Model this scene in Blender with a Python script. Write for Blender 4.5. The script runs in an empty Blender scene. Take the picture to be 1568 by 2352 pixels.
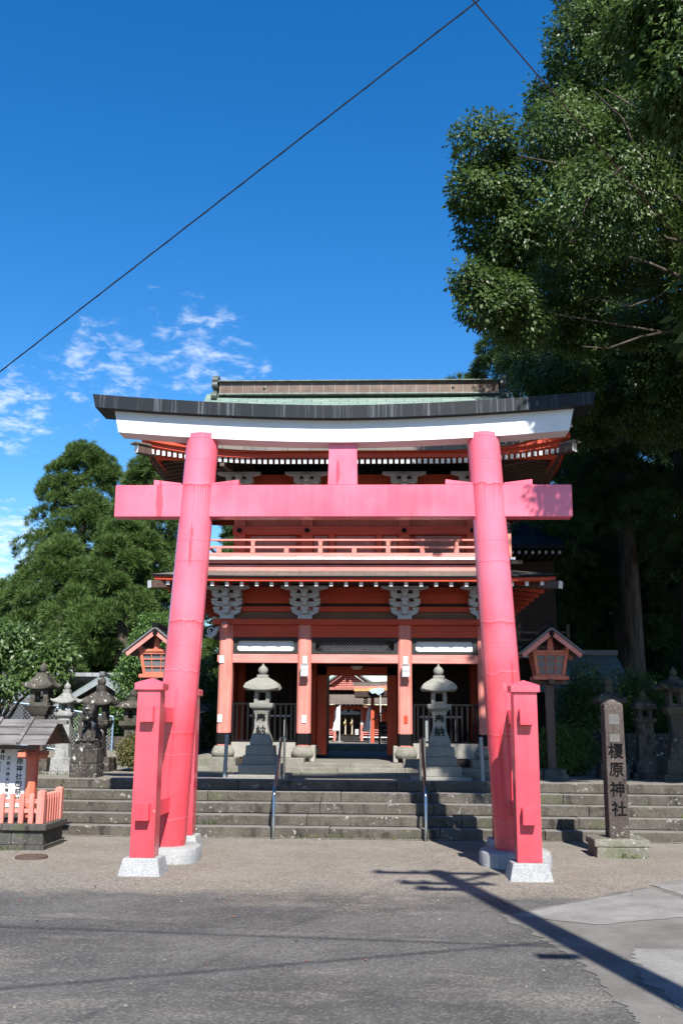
import bpy, bmesh, math, random
import numpy as np
from mathutils import Vector, Matrix
R = math.radians
random.seed(7); rng = np.random.default_rng(11)
scn = bpy.context.scene
COL = scn.collection

# ------------------------------------------------------------------ camera
cd = bpy.data.cameras.new('camera'); cam = bpy.data.objects.new('camera', cd); COL.objects.link(cam)
cd.sensor_fit = 'VERTICAL'; cd.sensor_height = 36.0; cd.sensor_width = 24.0
cd.lens = 36.0 * 2287 / 2352; cd.clip_start = 0.05; cd.clip_end = 2000
PITCH, YAW, ROLL = R(12), R(2.4), R(0.45)
fw = Vector((-math.sin(YAW) * math.cos(PITCH), math.cos(YAW) * math.cos(PITCH), math.sin(PITCH)))
r0 = Vector((math.cos(YAW), math.sin(YAW), 0)); u0 = r0.cross(fw)
rt = r0 * math.cos(ROLL) + u0 * math.sin(ROLL); up = u0 * math.cos(ROLL) - r0 * math.sin(ROLL)
cam.matrix_world = Matrix(((rt.x, up.x, -fw.x, 0), (rt.y, up.y, -fw.y, 0), (rt.z, up.z, -fw.z, 1.6), (0, 0, 0, 1)))
scn.camera = cam
scn.view_settings.view_transform = 'Standard'; scn.view_settings.look = 'None'
scn.view_settings.exposure = 1.12; scn.view_settings.gamma = 1.0

def pix(px, py):
    """viewing direction of a point of the photograph (1568 wide), used only to aim the clouds of the sky"""
    return (fw + rt * ((px - 784) / 2287) - up * ((py - 1176) / 2287)).normalized()

# ------------------------------------------------------------------ sun and sky
SUN_EL, SUN_AZ = R(45.3), R(13)          # behind the camera, a little to its right
sdir = Vector((math.sin(SUN_AZ) * math.cos(SUN_EL), -math.cos(SUN_AZ) * math.cos(SUN_EL), math.sin(SUN_EL)))
sl = bpy.data.lights.new('sun', 'SUN'); sl.energy = 5.0; sl.angle = R(0.53); sl.color = (1.0, 0.955, 0.90)
so = bpy.data.objects.new('sun', sl); COL.objects.link(so)
so.rotation_euler = sdir.to_track_quat('Z', 'Y').to_euler(); so.location = (4, -10, 20)
wd = bpy.data.worlds.new('World'); scn.world = wd; wd.use_nodes = True
nt = wd.node_tree; bg = nt.nodes['Background']
sky = nt.nodes.new('ShaderNodeTexSky'); sky.sky_type = 'NISHITA'; sky.sun_disc = False
sky.sun_elevation = SUN_EL; sky.sun_rotation = math.pi - SUN_AZ
sky.air_density = 1.0; sky.dust_density = 0.2; sky.ozone_density = 2.5; sky.altitude = 100
def wn(t, **k):
    n = nt.nodes.new(t)
    for a, b in k.items(): setattr(n, a, b)
    return n
tc = wn('ShaderNodeTexCoord')
# thin clouds: noise over the sky plane, kept to a few patches low on the left
sep = wn('ShaderNodeSeparateXYZ'); nt.links.new(tc.outputs['Generated'], sep.inputs[0])
addz = wn('ShaderNodeMath', operation='ADD'); addz.inputs[1].default_value = 0.12; nt.links.new(sep.outputs[2], addz.inputs[0])
dv = wn('ShaderNodeVectorMath', operation='DIVIDE'); nt.links.new(tc.outputs['Generated'], dv.inputs[0])
cmb = wn('ShaderNodeCombineXYZ')
for i in range(3): nt.links.new(addz.outputs[0], cmb.inputs[i])
nt.links.new(cmb.outputs[0], dv.inputs[1])
mp = wn('ShaderNodeMapping'); mp.inputs['Scale'].default_value = (0.9, 0.8, 0.0); mp.inputs['Rotation'].default_value = (0, 0, R(12))
nt.links.new(dv.outputs[0], mp.inputs[0])
nz = wn('ShaderNodeTexNoise'); nz.inputs['Scale'].default_value = 19; nz.inputs['Detail'].default_value = 8; nz.inputs['Roughness'].default_value = 0.62
nz.inputs['Distortion'].default_value = 0.25
nt.links.new(mp.outputs[0], nz.inputs[0])
msum = None
for (px, py, a0, gain) in ((450, 800, 4.6, .32), (240, 850, 4.4, .32), (550, 845, 2.6, .30), (30, 950, 3.8, .34), (10, 1270, 4.2, .42), (430, 720, 4.5, .16), (110, 880, 3.0, .2), (330,905,3.5,.22)):
    d = pix(px, py)
    dp = wn('ShaderNodeVectorMath', operation='DOT_PRODUCT'); nrm = wn('ShaderNodeVectorMath', operation='NORMALIZE')
    nt.links.new(tc.outputs['Generated'], nrm.inputs[0]); nt.links.new(nrm.outputs[0], dp.inputs[0]); dp.inputs[1].default_value = d
    mr = wn('ShaderNodeMapRange'); mr.interpolation_type = 'SMOOTHSTEP'
    mr.inputs[1].default_value = math.cos(R(a0)); mr.inputs[2].default_value = 1.0; mr.inputs[3].default_value = 0; mr.inputs[4].default_value = gain
    nt.links.new(dp.outputs['Value'], mr.inputs[0])
    if msum is None: msum = mr.outputs[0]
    else:
        ad = wn('ShaderNodeMath', operation='MAXIMUM'); nt.links.new(msum, ad.inputs[0]); nt.links.new(mr.outputs[0], ad.inputs[1]); msum = ad.outputs[0]
a1 = wn('ShaderNodeMath', operation='ADD'); nt.links.new(nz.outputs['Fac'], a1.inputs[0]); nt.links.new(msum, a1.inputs[1])
cr = wn('ShaderNodeMapRange'); cr.interpolation_type = 'SMOOTHSTEP'
cr.inputs[1].default_value = 0.73; cr.inputs[2].default_value = 1.10; cr.inputs[3].default_value = 0; cr.inputs[4].default_value = 0.7
nt.links.new(a1.outputs[0], cr.inputs[0])
hs = wn('ShaderNodeHueSaturation'); hs.inputs['Hue'].default_value = 0.504; hs.inputs['Saturation'].default_value = 1.40; hs.inputs['Value'].default_value = 1.27
nt.links.new(sky.outputs[0], hs.inputs['Color'])
mx = wn('ShaderNodeMixRGB'); mx.inputs[2].default_value = (7.0, 7.6, 8.6, 1)
nt.links.new(cr.outputs[0], mx.inputs[0]); nt.links.new(hs.outputs[0], mx.inputs[1]); nt.links.new(mx.outputs[0], bg.inputs[0])
bg.inputs[1].default_value = 0.072

# ------------------------------------------------------------------ mesh builder
class MB:
    def __init__(s): s.v = []; s.f = []; s.m = []
    def add(s, vs, fs, mi=0):
        o = len(s.v); s.v += [tuple(p) for p in vs]
        for f in fs: s.f.append(tuple(i + o for i in f)); s.m.append(mi)
        return s
    def box(s, x0, x1, y0, y1, z0, z1, mi=0):
        return s.add([(x0,y0,z0),(x1,y0,z0),(x1,y1,z0),(x0,y1,z0),(x0,y0,z1),(x1,y0,z1),(x1,y1,z1),(x0,y1,z1)],
                     [(0,3,2,1),(4,5,6,7),(0,1,5,4),(1,2,6,5),(2,3,7,6),(3,0,4,7)], mi)
    def fr(s, cx, cy, z0, z1, w0, d0, w1, d1, mi=0, tx=0, ty=0):
        a, b, c, d = w0/2, d0/2, w1/2, d1/2
        return s.add([(cx-a,cy-b,z0),(cx+a,cy-b,z0),(cx+a,cy+b,z0),(cx-a,cy+b,z0),(cx+tx-c,cy+ty-d,z1),(cx+tx+c,cy+ty-d,z1),(cx+tx+c,cy+ty+d,z1),(cx+tx-c,cy+ty+d,z1)],
                     [(0,3,2,1),(4,5,6,7),(0,1,5,4),(1,2,6,5),(2,3,7,6),(3,0,4,7)], mi)
    def obox(s, p0, p1, w, h, mi=0, upv=(0,0,1)):
        """bar from p0 to p1 of width w and height h"""
        p0, p1 = Vector(p0), Vector(p1); d = (p1-p0).normalized(); u = Vector(upv)
        sd = d.cross(u).normalized(); u = sd.cross(d).normalized()
        vs = []
        for p in (p0, p1):
            for a, b in ((-1,-1),(1,-1),(1,1),(-1,1)): vs.append(p + sd*(a*w/2) + u*(b*h/2))
        return s.add(vs, [(3,2,1,0),(4,5,6,7),(0,1,5,4),(1,2,6,5),(2,3,7,6),(3,0,4,7)], mi)
    def prism(s, poly, ax, a0, a1, mi=0, mi_end=None):
        """poly of 2d points, extruded along axis ax ('x','y','z')"""
        n = len(poly)
        def P(p, a): return {'x': (a, p[0], p[1]), 'y': (p[0], a, p[1]), 'z': (p[0], p[1], a)}[ax]
        vs = [P(p, a0) for p in poly] + [P(p, a1) for p in poly]
        s.add(vs, [(i, (i+1)%n, n+(i+1)%n, n+i) for i in range(n)], mi)
        o = len(s.v) - 2*n
        me = mi if mi_end is None else mi_end
        s.f.append(tuple(o+i for i in reversed(range(n)))); s.m.append(me)
        s.f.append(tuple(o+n+i for i in range(n))); s.m.append(me)
        return s
    def tube(s, pts, rad, n=8, mi=0):
        pts = [Vector(p) for p in pts]; k = len(pts)
        rs = rad if isinstance(rad, (list, tuple)) else [rad]*k
        vs = []; pu = None
        for i, p in enumerate(pts):
            t = (pts[min(i+1, k-1)] - pts[max(i-1, 0)]).normalized()
            if pu is None: pu = Vector((0,0,1)) if abs(t.z) < .9 else Vector((1,0,0))
            sd = t.cross(pu).normalized(); u = sd.cross(t).normalized(); pu = u
            for j in range(n):
                a = 2*math.pi*j/n; vs.append(p + (sd*math.cos(a) + u*math.sin(a))*rs[i])
        fs = []
        for i in range(k-1):
            for j in range(n): fs.append((i*n+j, i*n+(j+1)%n, (i+1)*n+(j+1)%n, (i+1)*n+j))
        fs.append(tuple(reversed(range(n)))); fs.append(tuple((k-1)*n+j for j in range(n)))
        return s.add(vs, fs, mi)
    def lathe(s, prof, n=24, cx=0, cy=0, mi=0, sq=0, rot=0.0):
        """profile of (r, z); sq>0 squares the section (superellipse)"""
        vs = []
        for r, z in prof:
            for j in range(n):
                a = 2*math.pi*j/n + rot; c, q = math.cos(a), math.sin(a)
                k = 1.0
                if sq: k = 1/((abs(c)**sq + abs(q)**sq)**(1/sq))
                vs.append((cx + r*c*k, cy + r*q*k, z))
        fs = []
        for i in range(len(prof)-1):
            for j in range(n): fs.append((i*n+j, i*n+(j+1)%n, (i+1)*n+(j+1)%n, (i+1)*n+j))
        fs.append(tuple(reversed(range(n)))); k = len(prof)-1; fs.append(tuple(k*n+j for j in range(n)))
        return s.add(vs, fs, mi)
    def loft(s, rings, mi=0, cap=True):
        n = len(rings[0]); vs = [p for r in rings for p in r]; fs = []
        for i in range(len(rings)-1):
            for j in range(n): fs.append((i*n+j, i*n+(j+1)%n, (i+1)*n+(j+1)%n, (i+1)*n+j))
        if cap:
            fs.append(tuple(reversed(range(n)))); k = len(rings)-1; fs.append(tuple(k*n+j for j in range(n)))
        return s.add(vs, fs, mi)
    def build(s, name, mats, parent=None, bevel=0, smooth=False, seg=1, loc=None, rz=0):
        me = bpy.data.meshes.new(name); me.from_pydata(s.v, [], s.f)
        if not isinstance(mats, (list, tuple)): mats = [mats]
        for m in mats: me.materials.append(m)
        if len(mats) > 1: me.polygons.foreach_set('material_index', s.m)
        bm = bmesh.new(); bm.from_mesh(me); bmesh.ops.recalc_face_normals(bm, faces=bm.faces); bm.to_mesh(me); bm.free()
        if smooth:
            me.polygons.foreach_set('use_smooth', [True]*len(me.polygons))
            try: me.set_sharp_from_angle(angle=R(38))
            except Exception: pass
        o = bpy.data.objects.new(name, me); COL.objects.link(o)
        if parent is not None: o.parent = parent
        if loc is not None: o.location = loc
        o.rotation_euler.z = rz
        if bevel:
            b = o.modifiers.new('bevel', 'BEVEL'); b.width = bevel; b.segments = seg; b.limit_method = 'ANGLE'; b.angle_limit = R(40)
        return o

def tag(o, label=None, cat=None, group=None, kind=None):
    if label: o['label'] = label
    if cat: o['category'] = cat
    if group: o['group'] = group
    if kind: o['kind'] = kind
    return o
def thing(name, label, cat, loc, rz=0, group=None):
    o = bpy.data.objects.new(name, None); COL.objects.link(o); o.empty_display_size = .2
    o.location = loc; o.rotation_euler.z = rz
    return tag(o, label, cat, group)
def dup(root, loc, rz, label, group=None, scale=None):
    r = root.copy(); COL.objects.link(r); r.location = loc; r.rotation_euler.z = rz; r['label'] = label
    if group: r['group'] = group
    if scale: r.scale = scale
    def rec(a, b):
        for ch in list(a.children):
            c = ch.copy(); COL.objects.link(c); c.parent = b; rec(ch, c)
    rec(root, r)
    return r
def lettering(items, mat, parent, depth=.002, name='lettering'):
    """items: (text, x, z, size, embolden, condense) written on a plane facing -y at the object's origin"""
    vs, fs = [], []
    for (t, x, z, size, off, wx) in items:
        c = bpy.data.curves.new('text', 'FONT'); c.body = t; c.size = size; c.offset = off*size; c.align_x = 'CENTER'; c.align_y = 'CENTER'
        c.extrude = depth; c.resolution_u = 2
        o = bpy.data.objects.new('text', c); COL.objects.link(o)
        bpy.context.view_layer.update()
        me = bpy.data.meshes.new_from_object(o.evaluated_get(bpy.context.evaluated_depsgraph_get()))
        b = len(vs)
        for v in me.vertices: vs.append((x + v.co.x*wx, -v.co.z, z + v.co.y))
        for p in me.polygons: fs.append([i+b for i in p.vertices])
        bpy.data.objects.remove(o); bpy.data.curves.remove(c); bpy.data.meshes.remove(me)
    me = bpy.data.meshes.new(name); me.from_pydata(vs, [], fs); me.materials.append(mat)
    o = bpy.data.objects.new(name, me); COL.objects.link(o); o.parent = parent
    return o

# ------------------------------------------------------------------ materials
class NM:
    """small helper to write a material's node tree"""
    def __init__(s, name, rough=.6, spec=.5, metal=0):
        s.m = bpy.data.materials.new(name); s.m.use_nodes = True; s.t = s.m.node_tree
        s.b = s.t.nodes['Principled BSDF']; s.b.inputs['Roughness'].default_value = rough
        s.b.inputs['Metallic'].default_value = metal; s.b.inputs['Specular IOR Level'].default_value = spec
        s.pos = s.t.nodes.new('ShaderNodeNewGeometry').outputs['Position']
        s.obj = s.t.nodes.new('ShaderNodeTexCoord').outputs['Object']
    def n(s, t, **k):
        x = s.t.nodes.new(t)
        for a, b in k.items(): setattr(x, a, b)
        return x
    def put(s, sock, v):
        if isinstance(v, bpy.types.NodeSocket): s.t.links.new(v, sock)
        elif isinstance(v, (tuple, list)) and len(v) == 3 and sock.type == 'RGBA': sock.default_value = (*v, 1)
        else: sock.default_value = v
    def map(s, vec, scale=(1,1,1), rot=(0,0,0), loc=(0,0,0)):
        x = s.n('ShaderNodeMapping'); s.put(x.inputs[0], vec); x.inputs['Scale'].default_value = scale; x.inputs['Rotation'].default_value = rot; x.inputs['Location'].default_value = loc
        return x.outputs[0]
    def noise(s, scale, detail=4, rough=.55, vec=None, dist=0):
        x = s.n('ShaderNodeTexNoise'); s.put(x.inputs['Vector'], s.pos if vec is None else vec)
        x.inputs['Scale'].default_value = scale; x.inputs['Detail'].default_value = detail; x.inputs['Roughness'].default_value = rough; x.inputs['Distortion'].default_value = dist
        return x.outputs['Fac']
    def vor(s, scale, vec=None, feat='F1', out='Distance', rnd=1):
        x = s.n('ShaderNodeTexVoronoi'); x.feature = feat; s.put(x.inputs['Vector'], s.pos if vec is None else vec); x.inputs['Scale'].default_value = scale
        x.inputs['Randomness'].default_value = rnd
        return x.outputs[out]
    def rng(s, v, a, b, c=0.0, d=1.0, smooth=True):
        x = s.n('ShaderNodeMapRange'); x.interpolation_type = 'SMOOTHSTEP' if smooth else 'LINEAR'
        s.put(x.inputs[0], v)
        for i, q in enumerate((a, b, c, d)): s.put(x.inputs[i+1], q)
        return x.outputs[0]
    def math(s, op, a, b=0.0, c=0.0):
        x = s.n('ShaderNodeMath', operation=op); s.put(x.inputs[0], a); s.put(x.inputs[1], b); s.put(x.inputs[2], c); return x.outputs[0]
    def mix(s, f, a, b, mode='MIX'):
        x = s.n('ShaderNodeMixRGB', blend_type=mode); s.put(x.inputs[0], f); s.put(x.inputs[1], a); s.put(x.inputs[2], b); return x.outputs[0]
    def sep(s, v):
        x = s.n('ShaderNodeSeparateXYZ'); s.put(x.inputs[0], v); return x.outputs
    def comb(s, x_, y_, z_):
        x = s.n('ShaderNodeCombineXYZ'); s.put(x.inputs[0], x_); s.put(x.inputs[1], y_); s.put(x.inputs[2], z_); return x.outputs[0]
    def col(s, c, k=.73):
        s.put(s.b.inputs['Base Color'], s.mix(1.0, c, (k, k, k), 'MULTIPLY') if k != 1 else c); return s
    def ro(s, r): s.put(s.b.inputs['Roughness'], r); return s
    def bump(s, h, st=.3, dist=.01):
        x = s.n('ShaderNodeBump'); x.inputs['Strength'].default_value = st; x.inputs['Distance'].default_value = dist
        s.put(x.inputs['Height'], h); s.t.links.new(x.outputs[0], s.b.inputs['Normal']); return s

def simple(name, c, rough=.6, var=.15, scale=6, metal=0, spec=.5, bump=0, bscale=60):
    k = NM(name, rough, spec, metal)
    n1 = k.noise(scale, 5, .6)
    k.col(k.mix(k.rng(n1, .3, .7), tuple(x*(1-var) for x in c), tuple(min(1, x*(1+var)) for x in c)))
    if bump: k.bump(k.noise(bscale, 4, .6), bump, .01)
    return k.m

M = {}
# --- torii paint: glossy pink-red with rain streaks; on the round columns old paint seams with runs below
def torii_paint(name, seams):
    k = NM(name, .24, .55)
    A, B, Dk = (.86, .12, .175), (.95, .205, .285), (.58, .02, .025)
    st = k.noise(1.0, 4, .6, k.map(k.pos, (13, 13, .7)))
    big = k.noise(1.1, 4, .55)
    c = k.mix(k.rng(k.math('ADD', k.math('MULTIPLY', st, .15), k.math('MULTIPLY', big, .85)), .30, .66), A, B)
    zz = k.sep(k.pos)[2]                                  # the paint is faded high up and fresher, redder near the ground
    c = k.mix(k.math('MULTIPLY', k.rng(k.math('ADD', zz, k.math('MULTIPLY', big, 1.2)), 1.0, 4.6, .85, 0), 1.0), c, k.mix(big, (.76, .036, .046), (.86, .085, .115)))
    # occasional dark red runs
    run = k.noise(1.0, 3, .5, k.map(k.pos, (9, 9, .8), loc=(3, 7, 2)))
    c = k.mix(k.rng(run, .665, .72, 0, .6), c, Dk)
    if seams:
        x = k.sep(k.obj)
        ang = k.math('ARCTAN2', x[1], x[0])
        wob = k.noise(1.0, 3, .6, k.comb(k.math('MULTIPLY', ang, 2.2), 0, k.math('MULTIPLY', x[2], .8)))
        h = k.math('ADD', k.math('MULTIPLY', x[2], 1/.47), k.math('MULTIPLY', k.math('SUBTRACT', wob, .5), .26))
        h = k.math('ADD', h, k.math('MULTIPLY', k.math('SINE', k.math('MULTIPLY', x[2], 5.3)), .35))
        frac = k.math('FRACT', h); cell = k.math('FLOOR', h)
        per = k.noise(1.0, 0, .5, k.comb(cell, 5.2, 1.7))
        hi = k.noise(1.0, 2, .6, k.comb(k.math('MULTIPLY', ang, 26), cell, 0))
        drop = k.math('SUBTRACT', 1.0, frac)          # distance below the seam above
        line = k.rng(drop, .012, .045, 1, 0)
        ln = k.rng(hi, .42, .72, .03, .62)
        runs = k.math('MULTIPLY', k.rng(k.math('DIVIDE', drop, ln), .1, 1.0, .7, 0), k.rng(per, .42, .6, .05, 1))
        c = k.mix(k.math('MAXIMUM', k.math('MULTIPLY', line, k.math('MULTIPLY', k.rng(hi, .3, .6, .2, .9), k.rng(per, .35, .55, .5, 1))), runs), c, Dk)
        gl = k.rng(frac, 0, .06, .25, 0); c = k.mix(gl, c, (.9, .3, .38))
    c = k.mix(k.math('MULTIPLY', k.rng(k.math('ADD', zz, k.math('MULTIPLY', k.noise(7, 4, .65), .5)), .75, .40, 0, .5), k.rng(k.noise(14, 4, .7), .4, .62)), c, (.26, .06, .05))   # splashed dirt low down
    chip = k.math('MULTIPLY', k.rng(k.noise(9, 4, .7, k.map(k.pos, (1, 1, .6), loc=(4, 1, 6))), .735, .75), k.rng(k.noise(1.4, 2, .5, k.map(k.pos, loc=(7, 7, 1))), .5, .58))
    c = k.mix(k.math('MULTIPLY', chip, .8), c, (.75, .62, .6))
    k.col(c); k.ro(k.rng(st, .3, .7, .12, .28))
    k.bump(k.noise(18, 3, .5), .06, .01)
    return k.m
M['torii'] = torii_paint('torii_paint', False); M['torii_col'] = torii_paint('torii_column_paint', True)

def wood_paint(name, A, B, rough=.55, grain=(14, 14, 1.2), wear=.0, wearc=(.5, .42, .38)):
    k = NM(name, rough, .3)
    g = k.noise(1.0, 5, .65, k.map(k.pos, grain), .4)
    big = k.noise(2.2, 3, .5)
    c = k.mix(k.rng(g, .3, .7), A, B); c = k.mix(k.rng(big, .35, .7, 0, .35), c, tuple(x*.75 for x in A))
    if wear: c = k.mix(k.rng(k.noise(1.0, 6, .7, k.map(k.pos, tuple(q*2 for q in grain))), .62-wear*.1, .70, 0, wear), c, wearc)
    k.col(c); k.bump(g, .25, .006); return k.m
M['verm'] = wood_paint('vermilion_wood', (.54, .085, .036), (.66, .125, .058))
M['vermh'] = wood_paint('vermilion_beam', (.54, .055, .020), (.66, .085, .034), grain=(1.2, 14, 14))
M['salmon'] = wood_paint('faded_salmon_wood', (.68, .22, .18), (.80, .33, .29), grain=(1.5, 20, 26), wear=.25, wearc=(.45, .16, .12))
M['salmonv'] = wood_paint('faded_salmon_upright', (.66, .20, .155), (.78, .30, .25), grain=(20, 20, 1.5), wear=.25, wearc=(.72, .5, .42))
M['plank'] = wood_paint('pink_plank_wood', (.36, .13, .09), (.48, .20, .15), grain=(16, 16, 1.2))
M['lantern'] = wood_paint('lantern_red_wood', (.60, .15, .085), (.70, .23, .15))
M['brownwood'] = wood_paint('brown_plain_wood', (.16, .075, .04), (.23, .11, .06), grain=(1.2, 14, 14))
M['darkpole'] = wood_paint('dark_pole_wood', (.085, .055, .045), (.13, .085, .065), grain=(14, 14, 1.2))
M['darkwood'] = wood_paint('black_stained_wood', (.018, .017, .016), (.032, .030, .028), grain=(12, 12, 3))
M['grey_wood'] = wood_paint('weathered_grey_wood', (.10, .09, .085), (.26, .245, .235), rough=.8, grain=(1.3, 20, 26))
M['white'] = simple('white_paint', (.80, .80, .80), .45, .04, 5)
M['white2'] = simple('white_rafter_end_paint', (.80, .80, .79), .5, .05, 8)
M['bracket'] = simple('pale_bracket_paint', (.50, .53, .56), .55, .08, 7)
M['blackpaint'] = simple('black_paint', (.006, .006, .007), .6, .3, 10, spec=.12)
M['steel'] = simple('polished_steel', (.62, .64, .68), .16, .05, 20, metal=1)
M['greypost'] = simple('grey_painted_post', (.26, .29, .31), .45, .08, 10)
M['wire'] = simple('black_cable', (.012, .013, .014), .5, .1)
M['wire2'] = simple('rusty_cable', (.10, .035, .02), .5, .1)
M['rope'] = simple('cream_rope', (.62, .55, .42), .9, .15, 40)
M['gold'] = simple('brass', (.55, .36, .12), .35, .15, 20, metal=1)
M['cloth'] = simple('white_cloth', (.75, .75, .77), .9, .04, 8)
M['pane'] = simple('frosted_pane', (.17, .18, .185), .35, .12, 9)
M['lampglass'] = simple('lamp_glass', (.72, .74, .78), .3, .04, 9)
M['ink'] = simple('black_ink', (.008, .008, .009), .9, .1, spec=.05)
M['board'] = simple('white_board', (.80, .81, .82), .4, .03, 4)
M['plate'] = simple('white_plate', (.80, .80, .78), .5, .03, 9)
M['rust'] = simple('rusty_iron', (.10, .06, .045), .7, .3, 25, bump=.3)
M['bluepipe'] = simple('blue_painted_pipe', (.20, .31, .42), .45, .1, 10)
M['wiremesh'] = simple('galvanised_wire', (.45, .47, .48), .4, .1, 10)
M['plaster'] = simple('shade_dimmed_plaster', (.42, .43, .43), .8, .08, 3)  # white plaster, its colour lowered to imitate the storehouse's deep shade
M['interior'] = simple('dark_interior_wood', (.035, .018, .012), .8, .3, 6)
M['ochre'] = simple('ochre_board', (.55, .32, .12), .6, .2, 6)
M['paleblue'] = simple('pale_blue_carving', (.42, .52, .58), .6, .15, 12)
M['ceramic'] = simple('grey_ridge_tile', (.13, .135, .14), .5, .15, 12)
M['redleaf'] = simple('dead_leaf', (.25, .10, .04), .7, .3, 30)

# black copper cap of the torii with pale run-off streaks
k = NM('black_cap_metal', .5, .18)
st = k.noise(1.0, 4, .65, k.map(k.pos, (15, 15, .35))); fine = k.noise(1.0, 3, .6, k.map(k.pos, (60, 60, 1.2)))
f = k.math('MULTIPLY', k.rng(st, .47, .68), k.rng(fine, .42, .62))
nrm = k.sep(k.n('ShaderNodeNewGeometry').outputs['Normal'])
f = k.math('MULTIPLY', f, k.rng(nrm[1], -.8, -.95, 0, 1))
k.col(k.mix(k.math('MULTIPLY', f, .75), (.012, .016, .020), (.17, .19, .21))); M['cap'] = k.m
# green copper roof sheets
def copper(name, A, B, joint, sc):
    k = NM(name, .55, .4)
    x = k.sep(k.obj)
    br = k.n('ShaderNodeTexBrick'); k.put(br.inputs['Vector'], k.comb(x[0], k.math('ADD', x[1], k.math('MULTIPLY', x[2], .6)), 0)); br.inputs['Scale'].default_value = sc
    br.inputs['Mortar Size'].default_value = .012; br.inputs['Brick Width'].default_value = .62; br.inputs['Row Height'].default_value = .25
    br.inputs['Color1'].default_value = (*A, 1); br.inputs['Color2'].default_value = (*B, 1); br.inputs['Mortar'].default_value = (*joint, 1)
    st = k.noise(1.0, 5, .65, k.map(k.pos, (9, 2, 2)))
    k.col(k.mix(k.rng(st, .55, .75, 0, .5), br.outputs['Color'], tuple(q*.6 for q in A)))
    k.bump(br.outputs['Fac'], -.4, .01); return k.m
M['copper'] = copper('green_copper_sheet', (.185, .27, .23), (.25, .335, .285), (.07, .10, .085), 1.6)
M['copperb'] = copper('brown_copper_sheet', (.16, .13, .11), (.20, .17, .145), (.07, .055, .045), 1.6)
k = NM('brown_ridge_copper', .4, .5)
x = k.sep(k.obj); fr_ = k.math('FRACT', k.math('MULTIPLY', x[0], 1/.245))
ln = k.math('MAXIMUM', k.rng(fr_, 0, .05, 1, 0), k.rng(fr_, .95, 1, 0, 1))
c = k.mix(k.rng(k.noise(4, 5, .6), .35, .65), (.11, .065, .04), (.17, .105, .07))
k.col(k.mix(k.math('MULTIPLY', ln, .7), c, (.30, .29, .25))); M['ridge'] = k.m
M['ridgecap'] = simple('ridge_edge_copper', (.17, .20, .17), .5, .3, 9)
M['onigawara'] = simple('ridge_end_copper', (.085, .10, .085), .45, .35, 9)

# --- stone
def stone(name, A, B, dark=.5, darkc=(.035, .032, .028), lich=.0, lichc=(.55, .55, .48), moss=0, speck=0, sc=1.0, worn=None):
    k = NM(name, .85, .25)
    c = k.mix(k.rng(k.noise(3*sc, 6, .65), .3, .7), A, B); c = k.mix(k.rng(k.noise(38*sc, 4, .7), .36, .66, 0, .45), c, tuple(q*.5 for q in A))
    if speck: c = k.mix(k.rng(k.noise(160, 2, .5), .5, .66, 0, speck), c, tuple(q*.45 for q in A)); c = k.mix(k.rng(k.noise(190, 2, .5, k.map(k.pos, loc=(5, 3, 1))), .56, .68, 0, speck), c, (.8, .8, .78))
    if dark:
        s1 = k.noise(1.0, 6, .7, k.map(k.pos, (4.5*sc, 4.5*sc, 1.6*sc))); s2 = k.noise(9*sc, 5, .7)
        c = k.mix(k.rng(k.math('ADD', k.math('MULTIPLY', s1, .65), k.math('MULTIPLY', s2, .35)), .62-.28*dark, .74-.28*dark, 0, .88), c, darkc)
    if moss:
        c = k.mix(k.math('MULTIPLY', k.rng(k.noise(2.1, 5, .65, k.map(k.pos, loc=(9, 2, 4))), .56, .68), moss), c, (.085, .11, .03))
    if lich:
        l1 = k.noise(13*sc, 5, .65, k.map(k.pos, loc=(2, 8, 5))); l2 = k.noise(2.3, 3, .5, k.map(k.pos, loc=(1, 3, 9)))
        c = k.mix(k.math('MULTIPLY', k.rng(l1, .585, .635), k.rng(l2, .62-lich*.22, .72-lich*.2)), c, lichc)
        sp = k.vor(22*sc, k.pos); c = k.mix(k.math('MULTIPLY', k.rng(sp, .10, .16, 1, 0), k.rng(k.noise(5, 3, .5), .46, .58, 0, .8)), c, lichc)
    if worn:
        nz_ = k.sep(k.n('ShaderNodeNewGeometry').outputs['Normal'])[2]
        c = k.mix(k.math('MULTIPLY', k.rng(nz_, .6, .9), k.rng(k.noise(4, 4, .6), .25, .6, .5, 1)), c, worn)
    k.col(c); k.bump(k.math('ADD', k.noise(14*sc, 6, .7), k.math('MULTIPLY', k.noise(90, 3, .6), .5)), .45, .02); return k.m
M['footing'] = stone('pale_granite_footing', (.34, .35, .355), (.46, .465, .46), .08, darkc=(.16, .16, .155), speck=.7)
M['granite'] = stone('beige_granite', (.27, .262, .225), (.33, .32, .275), 0, speck=.25)
M['step'] = stone('weathered_step_stone', (.085, .074, .060), (.150, .134, .112), .40, darkc=(.030, .027, .023), lich=.5, lichc=(.36, .355, .32), moss=.35, worn=(.225, .21, .195))
M['plat'] = stone('pale_platform_stone', (.21, .20, .16), (.30, .288, .24), .22, darkc=(.10, .095, .08), lich=.1, moss=.3)
M['oldstone'] = stone('old_lichen_stone', (.055, .048, .042), (.115, .10, .086), .55, darkc=(.016, .014, .013), lich=.85, lichc=(.52, .53, .48))
M['oldstone2'] = stone('sooty_old_stone', (.070, .063, .050), (.135, .122, .096), .50, darkc=(.020, .018, .016), lich=.4, lichc=(.45, .45, .40))
M['palestone'] = stone('pale_lichen_stone', (.26, .26, .24), (.40, .40, .37), .30, darkc=(.06, .056, .05), lich=.4, lichc=(.62, .62, .57), speck=.3)
M['marker'] = stone('dark_marker_stone', (.072, .058, .051), (.135, .110, .097), .26, darkc=(.025, .02, .018), lich=.42, lichc=(.50, .51, .42))
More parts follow.
